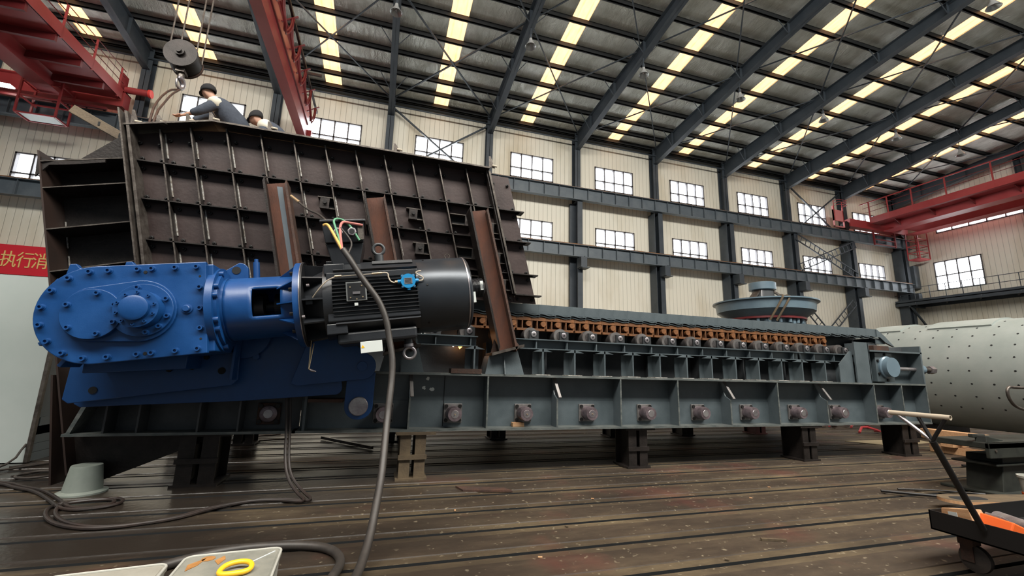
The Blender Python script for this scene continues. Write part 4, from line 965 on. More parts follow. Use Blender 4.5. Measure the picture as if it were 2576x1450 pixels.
# cowl
g = D(); g.lathe([(0,0),(.47,0),(.476,.02),(.476,.93),(.466,.97),(.44,1),(0,1)], (U1-.02,AY,0), (U1+.66,AY,0), 64); cw = g.build('fan_cowl', M_cowl, dv, True, 0, 30)
D().lathe([(.477,0),(.480,0),(.480,1),(.477,1)], (U1+.60,AY,0), (U1+.615,AY,0), 64).build('cowl_seam', M_silver, cw, True)
for (a) in (118, 172, 232): 
    c, s_ = math.cos(math.radians(a)), math.sin(math.radians(a)); D().cyl((U1+.10,AY+c*.474,s_*.474),(U1+.10,AY+c*.482,s_*.482),.012,n=8).build('cowl_screw', M_bolt, cw)
g = D(); g.torus((U1+.45,AY,.51),(0,1,0),.032,.008,20,6); g.build('small_lifting_ring', M_ribedge, cw, True)
g = D(); g.lathe([(0,0),(.13,0),(.13,.3),(.11,.35),(.11,.85),(.07,1),(0,1)], (U1+.64,AY-.05,.05), (U1+.90,AY-.05,.05), 20); ff = g.build('blower_motor', M_blackdk, dv, True)
for i in range(9): D().lathe([(.10,0),(.128,0),(.128,1),(.10,1)], (U1+.73+.016*i,AY-.05,.05), (U1+.736+.016*i,AY-.05,.05), 20).build('blower_fin', M_black, ff)
g = D(); g.box(U1+.66, AY-.20, -.16, U1+.74, AY-.14, -.02); g.build('white_label_box', M_white, dv, bevel=.004)
g = D(); g.box(U1+.82, AY-.17, .0, U1+.86, AY-.12, .12); g.build('blower_nameplate', M_white, ff, bevel=.004)
# terminal box
DT = DM @ Matrix.Translation((.09, -.10, .0)); DD = D; D = lambda: MB(DT)
g = D(); g.add([(2.02,.14,.66),(2.44,.14,.66),(2.44,.66,.66),(2.02,.66,.66),(1.99,.12,.90),(2.46,.12,.90),(2.46,.68,.90),(1.99,.68,.90)],[(0,3,2,1),(4,5,6,7),(0,1,5,4),(1,2,6,5),(2,3,7,6),(3,0,4,7)])
g.box(1.97,.10,.90,2.48,.70,.93); tbx = g.build('terminal_box', M_black, dv, bevel=.008)
g = D(); g.add([(2.02,.18,.66),(2.44,.18,.66),(2.44,.62,.66),(2.02,.62,.66),(2.08,.2,.40),(2.38,.2,.40),(2.38,.6,.40),(2.08,.6,.40)],[(0,1,2,3),(7,6,5,4),(0,4,5,1),(1,5,6,2),(2,6,7,3),(3,7,4,0)]); g.build('box_neck', M_black, dv, bevel=.01)
g = D(); g.box(2.385,.112,.68,2.45,.135,.86); g.build('metal_tag', M_ribedge, tbx)
for u in (2.17, 2.32):
    g = D(); g.cyl((u,.14,.775),(u,.085,.775),.052,n=6); gl = g.build('cable_gland', M_silver, tbx, bevel=.004)
    D().cyl((u,.085,.775),(u,.081,.775),.030,n=18).build('gland_hole', M_hole, gl)
D = DD
# eyes
g = D(); g.cyl((2.70,.36,.40),(2.70,.36,.56),.055,n=20); g.torus((2.70,.36,.64),(0,1,0),.068,.020,28,10); g.build('lifting_eye', mat('grey_forged_eye', (.06,.065,.07), .4, .3), dv, True)
g = D(); g.cyl((2.97,.22,-.44),(2.97,.22,-.62),.05,n=18); g.build('eye_stem', M_black, dv, True)
g = D(); g.cyl((2.97,.22,-.60),(2.97,.22,-.635),.058,n=18); g.torus((2.97,.22,-.71),(0,1,0),.068,.019,28,10); g.build('lifting_eye', M_silver, dv, True)
g = D(); g.box(2.42,.02,-.66,2.66,.03,-.53); wl = g.build('white_cover_lid', M_white, dv, bevel=.004)
D().prism([(2.425,-.60),(2.465,-.60),(2.445,-.565)], 'y', .017, .02).build('warning_triangle', M_yellow, wl)
# sensor box, junction box, capillary lines
g = D(); g.box(2.31,-.11,-.07,2.53,-.075,.15); sb = g.build('control_box', mat('grey_control_box', (.16,.17,.17), .45), dv, bevel=.004)
D().box(2.325,-.114,-.055,2.515,-.11,.135).build('box_interior', M_blackdk, sb)
D().box(2.38,-.125,.005,2.46,-.113,.035).build('terminal_strip', M_silver, sb)
for u, z in ((2.355,-.03),(2.485,-.03),(2.42,-.05),(2.355,.09),(2.48,.1)): D().cyl((u,-.113,z),(u,-.121,z),.008,n=10).build('box_screw', M_brass, sb)
D().box(2.39,-.10,-.125,2.43,-.08,-.09).build('cable_plug', M_white, sb, bevel=.003)
g = D(); g.cyl((3.0,-.13,.12),(3.0,-.06,.12),.085,n=32); g.cyl((3.0,-.10,.12),(3.0,-.10,.015),.022,n=12); g.cyl((2.88,-.10,.12),(3.12,-.10,.12),.024,n=12); jb = g.build('junction_box', M_jblue, dv, True)
for a in (45, 135, 225, 315):
    c, s_ = .088*math.cos(math.radians(a)), .088*math.sin(math.radians(a)); D().cyl((3.0+c,-.12,.12+s_),(3.0+c,-.08,.12+s_),.018,n=10).build('box_ear', M_jblue, jb); D().cyl((3.0+c,-.12,.12+s_),(3.0+c,-.128,.12+s_),.010,n=10).build('box_screw', M_silver, jb)
g = D(); g.box(2.955,-.135,.085,3.045,-.13,.155); npl = g.build('nameplate', M_silver, jb)
for k in range(4): D().box(2.962,-.1365,.095+.015*k,3.036,-.135,.103+.015*k).build('nameplate_line', M_bolt, npl)
D().tube([(2.88,-.10,.12),(2.84,-.10,.11),(2.80,-.10,.13),(2.78,-.10,.18),(2.78,-.10,.23),(2.74,-.10,.24),(2.70,-.10,.235)], .008, 8, 2).build('conduit', M_wire, dv, True)
D().tube([(3.12,-.10,.12),(3.17,-.10,.12),(3.18,-.10,.16),(3.12,-.10,.19),(3.09,-.10,.22),(3.13,-.10,.235),(3.16,-.10,.235)], .008, 8, 2).build('conduit', M_wire, dv, True)
D().cyl((2.60,-.10,.232),(2.71,-.10,.236),.013,n=10).build('conduit_ferrule', M_brass, dv, True)
D().cyl((2.85,-.10,.12),(2.90,-.10,.12),.017,n=10).build('conduit_ferrule', M_brass, dv, True)
D().tube([(2.62,-.10,.232),(2.3,-.10,.225),(2.22,-.10,.225)], .004, 6).build('capillary_line', M_wire, dv, True)
D().tube([(2.22,-.10,.225),(2.12,-.10,.19),(2.03,-.08,.10),(1.95,-.02,.01),(1.92,0,-.02)], .007, 6, 2).build('capillary_line', M_wire, dv, True)
D().cyl((2.20,-.10,.225),(2.27,-.10,.228),.012,n=10).build('conduit_ferrule', M_brass, dv, True)
D().box(1.88,-.03,-.06,1.95,.0,.04).build('sensor_bracket', M_black, dv)
for u, y, z in ((1.90,-.06,.15),(1.845,-.08,-.20)): D().cyl((u,y,z),(u+.03,y,z),.018,n=10).build('stud', M_silver, dv)
# torque arm (world coordinates)
def plate(poly, y0, y1, nm, mt, p=dv, bev=.008):
    return MB().prism(poly, 'y', y0, y1).build(nm, mt, p, bevel=bev)
tb_ = plate([(-3.27,1.40),(-3.20,1.00),(-3.14,.965),(-2.8,.985),(-1.6,1.04),(-.55,1.125)]+arc(-.52,1.21,.085,-90,10,5)+[(-.55,1.80),(-.9,2.1),(-1.9,2.25),(-3.0,1.9)], 6.10, 6.14, 'torque_plate', M_blue)
plate([(-1.03,1.26),(-.95,1.235),(-.24,1.325)]+arc(-.209,1.496,.172,-80,72,8)+[(-.62,1.98),(-.80,2.08),(-.86,1.90)], 5.98, 6.06, 'torque_arm_plate', M_blue)
MB().cyl((-.209,5.98,1.496),(-.209,5.955,1.496),.062,n=24).build('arm_pin', M_bluebolt, dv, True, bevel=.003)
lk = plate(arc(-.214,.99,.175,180,360,12)+[(-.036,1.42),(-.385,1.42)], 6.065, 6.095, 'link_plate', M_blue)
MB().lathe([(0,0),(.118,0),(.118,.9),(.11,1),(0,1)], (-.214,6.07,.99), (-.214,5.98,.99), 36).build('link_pin', M_silver, lk, True)
br = plate([(-3.22,1.55),(-3.24,1.06),(-3.18,1.015),(-1.66,1.235),(-1.60,1.30),(-1.63,1.8),(-2.6,1.75)], 5.96, 5.99, 'gearbox_bracket', M_blue)
MB().box(-1.645, 5.80, 1.30, -1.62, 5.99, 1.78).build('bracket_flange', M_blue, br)
for x, z in ((-2.98, 1.16), (-1.78, 1.40)): MB().cyl((x,5.958,z),(x,5.952,z),.040,n=20).build('bracket_hole', M_hole, br)
for x, z in ((-2.55,1.42),(-2.30,1.40),(-2.08,1.43),(-1.95,1.55),(-1.80,1.62)): MB().cyl((x,5.96,z),(x,5.92,z),.028,n=6).build('bracket_bolt', M_bolt, br)
MB().prism([(-2.9,1.35),(-2.0,1.42),(-2.0,1.75),(-2.9,1.70)], 'y', 5.55, 5.96).build('gearbox_foot', M_blue, dv, bevel=.01)
for x, z in ((-1.46,1.58),): MB().cyl((x,6.10,z),(x,6.03,z),.04,n=6).build('arm_bolt', M_bluebolt, dv); 
MB().cyl((-1.46,6.10,1.72),(-1.46,6.03,1.72),.035,n=6).build('arm_bolt', M_bluebolt, dv)
MB().lathe([(0,0),(.30,0),(.30,1),(0,1)], (-1.62,6.10,1.85), (-1.62,6.02,1.85), 40).build('shaft_collar', M_blue, dv, True)
m = MB(); m.cyl((-2.28,5.9,1.98),(-2.28,9.4,1.98),.14,n=24); m.build('head_shaft', M_silver, fd, True)

# hanging gas torch
to = thing('cutting_torch', 'thin brass gas cutting torch hanging below the motor flange', 'torch', (-.78, 5.62, 1.42))
m = MB(); m.tube([(-.80,5.62,1.83),(-.79,5.62,1.50),(-.785,5.60,1.45),(-.74,5.58,1.425)], .009, 8); m.tube([(-.765,5.62,1.75),(-.78,5.62,1.55),(-.785,5.60,1.46)], .006, 6); m.build('torch_tube', M_brass, to, True)
m = MB(); m.lathe([(0,0),(.014,0),(.014,.5),(.004,1),(0,1)], (-.765,5.59,1.435), (-.70,5.57,1.42), 10); m.build('torch_nozzle', M_silver, to, True)

# cables
cb = thing('power_cable', 'thick black rubber power cable hanging in front of the motor down to the floor', 'cable', (.06, 3.85, 0))
m = MB(); m.tube([(-.49,5.0,2.78),(-.40,4.97,2.66),(-.29,4.95,2.50),(-.17,4.92,2.35),(-.05,4.90,2.20),(.04,4.87,2.0),(.08,4.85,1.81),(.13,4.8,1.6),(.14,4.75,1.39),(.13,4.67,1.2),(.12,4.60,1.01),(.11,4.42,.76),(.10,4.25,.53),(.07,4.05,.35),(.04,3.85,.18),(-.01,3.62,.06),(-.06,3.40,.035),(-.16,3.30,.035),(-.24,3.38,.035),(-.19,3.58,.035),(-.15,3.79,.035),(-.21,4.0,.035),(-.36,4.15,.035),(-.62,4.22,.035),(-.97,4.24,.035),(-1.3,4.1,.035),(-1.6,3.8,.035)],
     .034, 12, 2); m.build('cable_sheath', mat('grey_brown_rubber_sheath', (.022,.019,.017), .5, 0, (.036,.031,.027), 9), cb, True)
for nm, pts, mt, r in (('core_wire', [(-.74,5.15,3.08),(-.70,5.12,3.09),(-.66,5.10,3.04),(-.58,5.05,2.91),(-.49,5.0,2.76)], M_ywire, .016), ('core_wire', [(-.34,5.2,2.96),(-.45,5.2,3.12),(-.56,5.2,3.20),(-.65,5.15,3.17),(-.60,5.1,3.04),(-.49,5.0,2.77)], M_cord, .012),
                       ('core_wire', [(-.32,5.2,3.15),(-.47,5.2,3.16),(-.55,5.15,3.15),(-.56,5.1,3.04),(-.50,5.0,2.77)], M_pink, .015), ('core_wire', [(-.55,5.1,3.06),(-.45,5.08,2.95),(-.40,5.04,2.86),(-.43,5.0,2.74)], M_cable, .010)):
    m = MB(); m.tube(pts, r, 8, 2); m.build(nm, mt, cb, True)
m = MB(); m.tube([(-1.27,6.0,3.68),(-1.17,5.9,3.58),(-1.02,5.75,3.44),(-.88,5.6,3.36),(-.75,5.4,3.22),(-.69,5.3,3.10),(-.60,5.12,2.92),(-.50,5.0,2.76)], .013, 8, 2)
w_ = m.build('earth_wire', M_cable, None, True); tag(w_, 'thin black wire from the left rusty post to the motor cable', 'cable')
m = MB(); m.tube([(-1.30,6.02,3.70),(-1.17,5.9,3.585)], .02, 8); m.build('clamp_end', M_brass, w_, True)
m = MB(); A_ = [(-1.09,6.2,1.08),(-1.04,6.15,.70),(-.99,5.95,.42),(-.92,5.8,.22),(-.78,5.65,.08),(-.62,5.45,.02),(-.95,5.62,.02),(-1.26,5.63,.02),(-1.58,5.44,.02),(-1.80,5.13,.02),(-2.25,4.99,.02),(-2.62,5.15,.02),(-2.93,5.49,.02),(-3.10,5.87,.02),(-2.9,5.97,.02),(-2.62,6.01,.02),(-2.52,5.78,.02),(-2.72,5.62,.02),(-2.96,5.74,.02),(-3.17,6.02,.02),(-3.59,6.5,.02),(-3.88,6.69,.02),(-4.21,6.98,.02),(-4.9,7.2,.02)]
m.tube(A_, .017, 8, 2); tag(m.build('welding_hose', M_hose, None, True), 'brown twin hose hanging from the feeder and looping over the floor, left strand', 'hose', 'twin hoses')
m = MB(); m.tube([(x+.035+(.03 if z < .1 else 0), y+.02, z) for x, y, z in A_], .017, 8, 2); tag(m.build('welding_hose', M_hose, None, True), 'brown twin hose hanging from the feeder and looping over the floor, right strand', 'hose', 'twin hoses')
for P, l in (([(-4.9,7.4,.02),(-4.4,8.1,.02),(-4.09,8.6,.02),(-3.5,8.7,.02),(-2.9,9.0,.02),(-2.4,9.6,.02),(-1.6,10,.02)], 'black cable running back under the feeder from the booth, nearest strand'),
             ([(-4.7,7.9,.02),(-4.3,8.3,.02),(-3.8,8.5,.02),(-3.0,9.2,.02),(-2.5,10.2,.02),(-1.9,10.6,.02)], 'black cable running back under the feeder from the booth, farther strand'),
             ([(-5.2,7.2,.02),(-4.6,7.7,.02),(-4.9,8.5,.3),(-4.75,8.9,.7),(-4.7,9.0,1.0)], 'black cable rising beside the white booth corner'),
             ([(-4.3,7.3,.02),(-4.15,7.6,.02),(-3.95,7.7,.02),(-3.8,7.4,.02),(-4.0,7.15,.02),(-4.3,7.25,.02),(-4.2,7.55,.03),(-3.9,7.5,.03),(-3.75,7.1,.02)], 'small tangled black cable coil on the floor by the grey pail')):
    m = MB(); m.tube(P, .014, 8, 2); tag(m.build('floor_cable', M_cable, None, True), l, 'cable')

# ================================================================== BACKGROUND MACHINES
ck = thing('cone_crusher', 'blue-grey cone crusher with wide round bowl behind the feeder', 'crusher', (13.75, 12.6, 0))
CC = Vector((13.75, 12.6, 0))
def cl_(prof, z0, z1, n=56): m = MB(); m.lathe(prof, CC+Vector((0,0,z0)), CC+Vector((0,0,z1)), n); return m
cl_([(0,0),(1.10,0),(1.10,1),(0,1)], 0, 3.55).build('crusher_frame', M_crush, ck, True)
cl_([(0,0),(1.28,0),(1.58,.36),(1.62,.40),(1.66,.90),(1.76,.93),(1.76,1),(1.6,1),(1.5,.8),(0,.8)], 3.60, 4.22).build('bowl', M_crush, ck, True, 0, 30)
cl_([(1.0,0),(1.32,0),(1.32,1),(1.0,1)], 3.54, 3.61).build('red_ring', M_reddk, ck, True)
for k in range(22):
    a = 2*PI*k/22; p = CC+Vector((1.20*math.cos(a), 1.20*math.sin(a), 3.38)); MB().cyl(p, p+Vector((0,0,.18)), .06, n=10).build('clamp_bolt', M_crush, ck, True)
for k in range(8):
    a = 2*PI*k/8; c, s_ = math.cos(a), math.sin(a); MB().bar(CC+Vector((c*1.15, s_*1.15, 1.8)), CC+Vector((c*1.15, s_*1.15, 3.5)), .12, .12).build('frame_rib', M_crush, ck)
cl_([(0,0),(.46,0),(.46,1),(0,1)], 4.72, 5.0, 40).build('feed_cap', M_crush, ck, True, bevel=.01)
cl_([(0,0),(.42,0),(.36,1),(0,1)], 4.1, 4.74, 32).build('feed_neck', MATS['glossy_clear_tape'], ck, True)
for k in range(3):
    a = 2*PI*k/3+3.4; c, s_ = math.cos(a), math.sin(a); MB().bar(CC+Vector((c*.3, s_*.3, 4.70)), CC+Vector((c*1.0, s_*1.0, 4.15)), .24, .06).build('spider_arm', M_ribedge, ck)
for (dx0, dx1) in ((-.95, -1.15), (-.65, -.85)):
    m = MB(); m.tube([CC+Vector((-.4,-1.0,4.3)), CC+Vector((dx0+.2,-1.5,4.28)), CC+Vector((dx0,-1.62,4.1)), CC+Vector((dx1,-1.25,3.4))], .035, 8, 1); m.build('lashing_rope', M_tan, ck, True)

ml = thing('grinding_mill_shell', 'huge pale grey mill cylinder with rows of bolt holes at the right edge', 'mill', (15, 6, .3))
m = MB(); m.lathe([(0,0),(1.36,0),(1.38,.003),(1.38,.997),(1.36,1),(0,1)], (15, 9.7, 1.70), (15, -3, 1.70), 96); m.build('shell', M_mill, ml, True, 0, 30)
hs = [(9.25-.40*i, 112+13*k) for i in range(11) for k in range(9)]
for y, a in hs:
    a = math.radians(a)
    c, s_ = math.cos(a), math.sin(a); p = Vector((15+1.379*c, y, 1.70+1.379*s_)); q = p+Vector((c, 0, s_))*.006
    m = MB(); m.cyl(p, q, .021, n=10); m.build('bolt_hole', M_hole, ml)
for y in (8.9, 5.05): 
    m = MB(); m.lathe([(1.375,0),(1.386,0),(1.386,1),(1.375,1)], (15, y, 1.7), (15, y-.02, 1.7), 96); m.build('weld_seam', M_mill, ml, True)
for y0, y1 in ((9.35, 8.55), (7.9, 6.6)):
    m = MB(); P = arc(15, 1.70, 1.42, 70, 122, 14)+list(reversed(arc(15, 1.70, 1.37, 70, 122, 14)))
    m.prism(P, 'y', y0, y1); m.build('manhole_saddle', M_mill, ml)
for y in (8.6, 3.0):
    m = MB(); m.box(13.9, y-.3, 0, 16.1, y+.3, .36); m.build('cradle', M_rib, ml)
# ================================================================== FLOOR OBJECTS
bk = thing('plastic_pail', 'upside-down pale grey plastic pail with a wide rim on the floor, left', 'bucket', (-3.12, 6.42, 0))
m = MB(); m.lathe([(0,0),(.135,0),(.14,.03),(.175,.88),(.19,.90),(.225,.94),(.225,1),(.17,1)], (-3.12,6.42,.30), (-3.12,6.42,0.0), 40); m.build('pail_body', M_pail, bk, True, 0, 50)
# tool cart
ct = thing('tool_cart', 'low black steel tool cart with a T-shaped push handle, bottom right', 'cart', (5.3, 2.0, 0))
m = MB()
x0, x1, y0, y1, z0, z1 = 4.53, 6.6, 1.45, 2.70, .285, .435
m.box(x0, y0, z0, x1, y1, z0+.012); m.box(x0, y0, z0, x0+.01, y1, z1); m.box(x1-.01, y0, z0, x1, y1, z1); m.box(x0, y0, z0, x1, y0+.01, z1); m.box(x0, y1-.01, z0, x1, y1, z1)
m.build('tray', M_bolt, ct)
for (x, y) in ((4.72, 2.56), (6.4, 2.56), (4.72, 1.6), (6.4, 1.6)):
    m = MB(); m.box(x-.05, y-.05, .20, x+.05, y+.05, .285); m.box(x-.045, y-.04, .08, x-.035, y+.04, .22); m.box(x+.035, y-.04, .08, x+.045, y+.04, .22); f = m.build('caster_fork', M_rustdk, ct)
    m = MB(); m.lathe([(0,0),(.06,0),(.10,.15),(.105,.5),(.10,.85),(.06,1),(0,1)], (x-.032, y-.03, .105), (x+.032, y-.03, .105), 28); m.build('caster_wheel', M_cable, f, True)
m = MB(); m.cyl((4.50, 2.34, .40), (4.1, 2.35, 1.05), .022, n=14); m.build('handle_pole', M_bolt, ct, True)
for y in (2.56, 2.42, 2.25):
    m = MB(); m.cyl((4.1, 2.35, 1.05), (4.1, y, 1.22), .013, n=10); m.build('handle_fork', M_bolt if y < 2.5 else M_silver, ct, True)
m = MB(); m.lathe([(.019,0),(.019,1),(.014,1),(.014,.9)], (4.1, 2.62, 1.235), (4.1, 2.215, 1.235), 16); m.build('cross_bar', M_wire, ct, True)
bx = thing('timber_block', 'pale wooden block with a white sticker on the cart', 'block', Matrix.Translation((4.68, 2.55, .435)) @ Matrix.Rotation(-1.92, 4, 'Z') @ Matrix.Rotation(-.16, 4, 'Y'))
T_ = WM[bx.name]
m = MB(T_); m.add([(-.16,-.06,-.04),(.14,-.06,-.04),(.14,.06,-.04),(-.16,.06,-.04),(-.13,-.05,.03),(.12,-.05,.05),(.12,.05,.05),(-.13,.05,.03)],[(0,3,2,1),(4,5,6,7),(0,1,5,4),(1,2,6,5),(2,3,7,6),(3,0,4,7)]); m.build('block_body', M_wood, bx, bevel=.006)
m = MB(T_); m.box(-.06,-.0635,-.02,.02,-.0610,.01); m.box(-.05,.0610,-.02,.03,.0635,.01); m.build('paper_sticker', M_white, bx)
ob = thing('orange_tool_case', 'bright orange plastic case lying in the cart', 'case', Matrix.Translation((4.67, 2.31, .41)) @ Matrix.Rotation(-1.9, 4, 'Z') @ Matrix.Rotation(-.45, 4, 'X'))
T_ = WM[ob.name]; m = MB(T_); m.box(-.13,-.07,-.04,.13,.07,.05); m.build('case_body', M_orange, ob, bevel=.01); m = MB(T_); m.box(-.10,-.05,.05,.02,.05,.07); m.build('metal_bar', M_silver, ob, bevel=.005)
cy = MB(); cy.lathe([(0,0),(.055,0),(.055,.9),(.05,.92),(.05,1),(.02,1),(.02,.97),(0,.97)], (5.12, 2.55, .375), (4.98, 2.27, .375), 24); tag(cy.build('steel_cylinder', M_silver, None, True), 'short dark and silver steel cylinder lying in the cart beside the orange case', 'cylinder')
# plate with slotted hole behind the cart
pl = thing('slotted_plate', 'long flat steel bar with a slotted end and rusty orange edge, behind the cart', 'plate', (6.3, 3.5, .12))
m = MB(); out = arc(6.70, 3.70, .16, 70, 250, 12)+[(7.85, 3.30), (7.95, 3.60)]
m.prism(out, 'z', .10, .135); m.build('plate_body', M_wood, pl)
m = MB(); m.prism([(a, c) for a, c in out], 'z', .1351, .1365); m.build('plate_top', M_tan, pl)
m = MB(); m.prism(arc(6.72, 3.69, .075, 75, 255, 8)+arc(7.0, 3.63, .075, -105, 75, 8), 'z', .137, .138); m.build('slot', M_hole, pl)
m = MB(); m.box(7.2, 3.35, 0, 7.5, 3.7, .1); m.build('packing_block', M_rustdk, pl)
# green bench frame
bn2 = thing('machine_bench', 'dark olive steel bench frame with a thick pedestal leg at the right edge', 'bench', (8.6, 4.1, 0))
m = MB(); m.box(7.9, 3.9, .62, 11, 4.5, .70); m.box(7.9, 3.9, .50, 11, 3.95, .70); m.build('bench_beam', M_green, bn2, bevel=.01)
m = MB(); m.prism([(8.25, .03), (9.3, .03), (9.2, .50), (8.35, .50)], 'y', 4.0, 4.4); m.box(8.05, 3.8, 0, 9.6, 4.6, .04); m.box(8.1, 3.95, .38, 9.6, 4.45, .41); m.build('pedestal_leg', M_green, bn2, bevel=.01)
m = MB(); m.bar((7.95, 4.0, .74), (8.5, 4.1, .66), .12, .10); m.bar((7.85, 4.05, .78), (8.2, 4.1, .76), .06, .05); m.build('clamp_arm', M_green, bn2, bevel=.01)
MB().cyl((8.02, 3.898, .60), (8.02, 3.89, .60), .02, n=10).build('bolt_head', M_ribedge, bn2)
pw = thing('white_bucket', 'white plastic bucket with orange band at the right edge below the bench', 'bucket', (8.12, 3.6, 0))
m = MB(); m.lathe([(0,0),(.13,0),(.16,.9),(.175,.92),(.175,1),(.155,1),(.12,.08),(0,.08)], (8.12,3.6,0), (8.12,3.6,.34), 32); m.build('bucket_body', M_plastic, pw, True); 
m = MB(); m.lathe([(.131,0),(.145,0),(.150,1),(.136,1)], (8.12,3.6,.03), (8.12,3.6,.13), 32); m.build('orange_band', M_orange, pw, True)
m = MB(); m.tube([(8.9,4.0,1.44),(8.78,4.0,1.45),(8.72,4.0,1.40),(8.73,4.0,1.28),(8.85,4.0,1.16),(9.2,4.0,1.10),(9.35,4,1.10),(9.35,4,1.44)], .02, 10, 2, closed=True); 
hd = m.build('pipe_handle', M_ribedge, None, True); tag(hd, 'grey bent pipe handle loop at the right edge in front of the mill', 'handle')
m = MB(); m.bar((9.3,4.05,.70),(9.3,4.05,1.12),.04,.04); m.build('handle_post', M_ribedge, hd)
# timbers
def timber(p, q, w, h, lab): m = MB(); m.bar(p, q, w, h); o = m.build('timber_beam', M_wood, None, bevel=.008); tag(o, lab, 'timber', 'timber beams'); return o
timber((11.75, 6.75, .075), (11.75, 5.45, .075), .2, .15, 'lowest sawn timber beam on the floor beside the mill')
timber((11.5, 6.35, .21), (12.0, 6.35, .21), .22, .12, 'short sawn timber offcut laid across the lowest beam')
timber((11.5, 5.55, .21), (12.0, 5.55, .21), .14, .12, 'short timber spacer near the right end of the lowest beam')
timber((11.7, 6.85, .37), (11.7, 5.2, .37), .2, .20, 'top sawn timber beam of the stack by the mill')
# pails in the foreground
def crate(cx, cy, w, d, h, ang, lab, lidmat, extras):
    T_ = Matrix.Translation((cx, cy, 0)) @ Matrix.Rotation(ang, 4, 'Z')
    c = thing('square_plastic_tub', lab, 'tub', T_, 'square white tubs')
    def rr(w_, d_, r=.045):
        return arc(w_/2-r, d_/2-r, r, 0, 90, 5)+arc(-w_/2+r, d_/2-r, r, 90, 180, 5)+arc(-w_/2+r, -d_/2+r, r, 180, 270, 5)+arc(w_/2-r, -d_/2+r, r, 270, 360, 5)
    P = rr(w*.92, d*.92); Q = rr(w, d); n = len(P); m = MB(T_)
    m.add([(x, y, 0) for x, y in P]+[(x, y, h) for x, y in Q], [tuple(reversed(range(n)))]+[(i, (i+1) % n, n+(i+1) % n, n+i) for i in range(n)]); m.build('tub_body', M_plastic, c, True, 0, 50)
    m = MB(T_); m.prism(rr(w+.012, d+.012), 'z', h-.02, h-.002); m.prism(rr(w-.03, d-.03), 'z', h-.002, h+.0); m.build('tub_lid', lidmat, c)
    m = MB(T_); m.tube([(x, y, h) for x, y in rr(w, d)], .007, 8, closed=True); m.build('lid_rim', M_plastic, c, True)
    if extras:
        m = MB(T_); m.tube([(-.02,-.10,h+.015),(.0,-.03,h+.03),(.07,-.0,h+.03),(.13,-.04,h+.03),(.13,-.10,h+.015),(.05,-.13,h+.02)], .013, 10, 2, closed=True); m.build('yellow_handle', M_yellow, c, True)
        for P_ in (arc(-.12,.16,.035,0,360,9), [(-.08,.12),(-.045,.18),(-.03,.13),(-.05,.06)], [(-.20,.10),(-.13,.17),(-.15,.08),(-.19,.02)]):
            m = MB(T_); m.prism(P_, 'z', h+.0005, h+.0025); m.build('rust_stain', mat('rust_stain_%d' % len(bpy.data.materials), (.22,.09,.02), .7, 0, (.35,.17,.05), 12), c)
        m = MB(T_); m.bar((.09,.02,h+.002), (.21,.17,h+.002), .006, .003); m.build('lid_crease', M_white, c)
    return c
crate(-.695, 2.85, .48, .44, .42, .06, 'white square plastic tub with yellow handle and rust stains on its lid, bottom edge', M_lid, True)
crate(-1.245, 2.80, .50, .38, .41, .10, 'plain white square plastic tub left of the rust-stained tub, bottom edge', mat('pale_grimy_lid', (.23,.22,.185), .5, 0, (.30,.29,.25), 3), False)
crate(-1.88, 2.80, .46, .36, .38, .05, 'white square plastic tub at the bottom left corner of the row', MATS['pale_grimy_lid'], False)
# booth
bo = thing('white_booth', 'white panel booth standing behind the gearbox at the left edge', 'booth', (-5.5, 9, 0))
m = MB(); m.box(-9.5, 8.32, 0, -4.80, 8.40, 2.72); m.build('front_panel', M_booth, bo)
m = MB(); m.box(-4.80, 8.30, 0, -4.755, 8.36, 2.72); m.build('corner_trim', M_ribedge, bo)
m = MB(); m.box(-4.84, 8.40, .62, -4.79, 10.5, 2.72); m.box(-9.5, 10.45, 0, -4.8, 10.5, 2.72); m.box(-9.5, 8.4, 2.68, -4.8, 10.5, 2.72); m.build('side_panel', M_boothshade, bo)
m = MB()
for k in range(5): m.box(-4.84+.02*k, 8.40, .125*k, -4.78, 10.4, .12+.125*k)
m.build('ribbed_base', M_boothshade, bo)
# odds and ends on the floor
def flat(name, poly, z0, z1, mt, lab, cat, grp=None): return tag(MB().prism(poly, 'z', z0, z1).build(name, mt), lab, cat, grp)
flat('steel_plate_offcut', [(1.06,5.82),(1.66,5.62),(1.72,5.47),(1.12,5.62)], 0, .02, M_rustdk, 'flat grey and rusty steel plate offcut lying on the floor, centre', 'plate')
flat('cardboard_sheet', [(11.0,8.1),(11.5,7.35),(13.2,7.6),(13.4,8.1)], 0, .012, mat('dusty_cardboard', (.25,.20,.12), .8), 'dusty cardboard sheet on the floor behind the last stand', 'sheet')
m = MB(); m.tube([(6.6,4.45,.03),(7.0,4.15,.03),(7.35,3.95,.03),(7.6,3.9,.03)], .018, 6, 1); m.build; tag(m.build('bent_rod', M_bolt, None, True), 'black bent rod on the floor behind the cart handle, left one', 'rod', 'rods on the floor')
m = MB(); m.tube([(7.0,4.5,.02),(7.5,4.35,.02),(7.95,4.05,.02)], .012, 6, 1); tag(m.build('bent_rod', M_bolt, None, True), 'thin black curved rod on the floor behind the cart handle, right one', 'rod', 'rods on the floor')
m = MB(); m.bar((10.2,5.45,.02),(11.3,5.4,.02),.03,.03); tag(m.build('steel_rod', M_bolt), 'straight black steel rod on the floor before the timber stack', 'rod')
m = MB(); m.bar((3.53,3.48,.012),(3.74,3.40,.012),.022,.02); tag(m.build('wood_stick', M_tan), 'short pale stick on the floor at lower right of centre', 'stick')
m = MB(); m.bar((-1.0,9.9,.04),(.0,8.6,.04),.05,.05); tag(m.build('steel_bar', M_ribedge), 'dark bar lying on the floor under the feeder, left of the tan stand', 'bar')
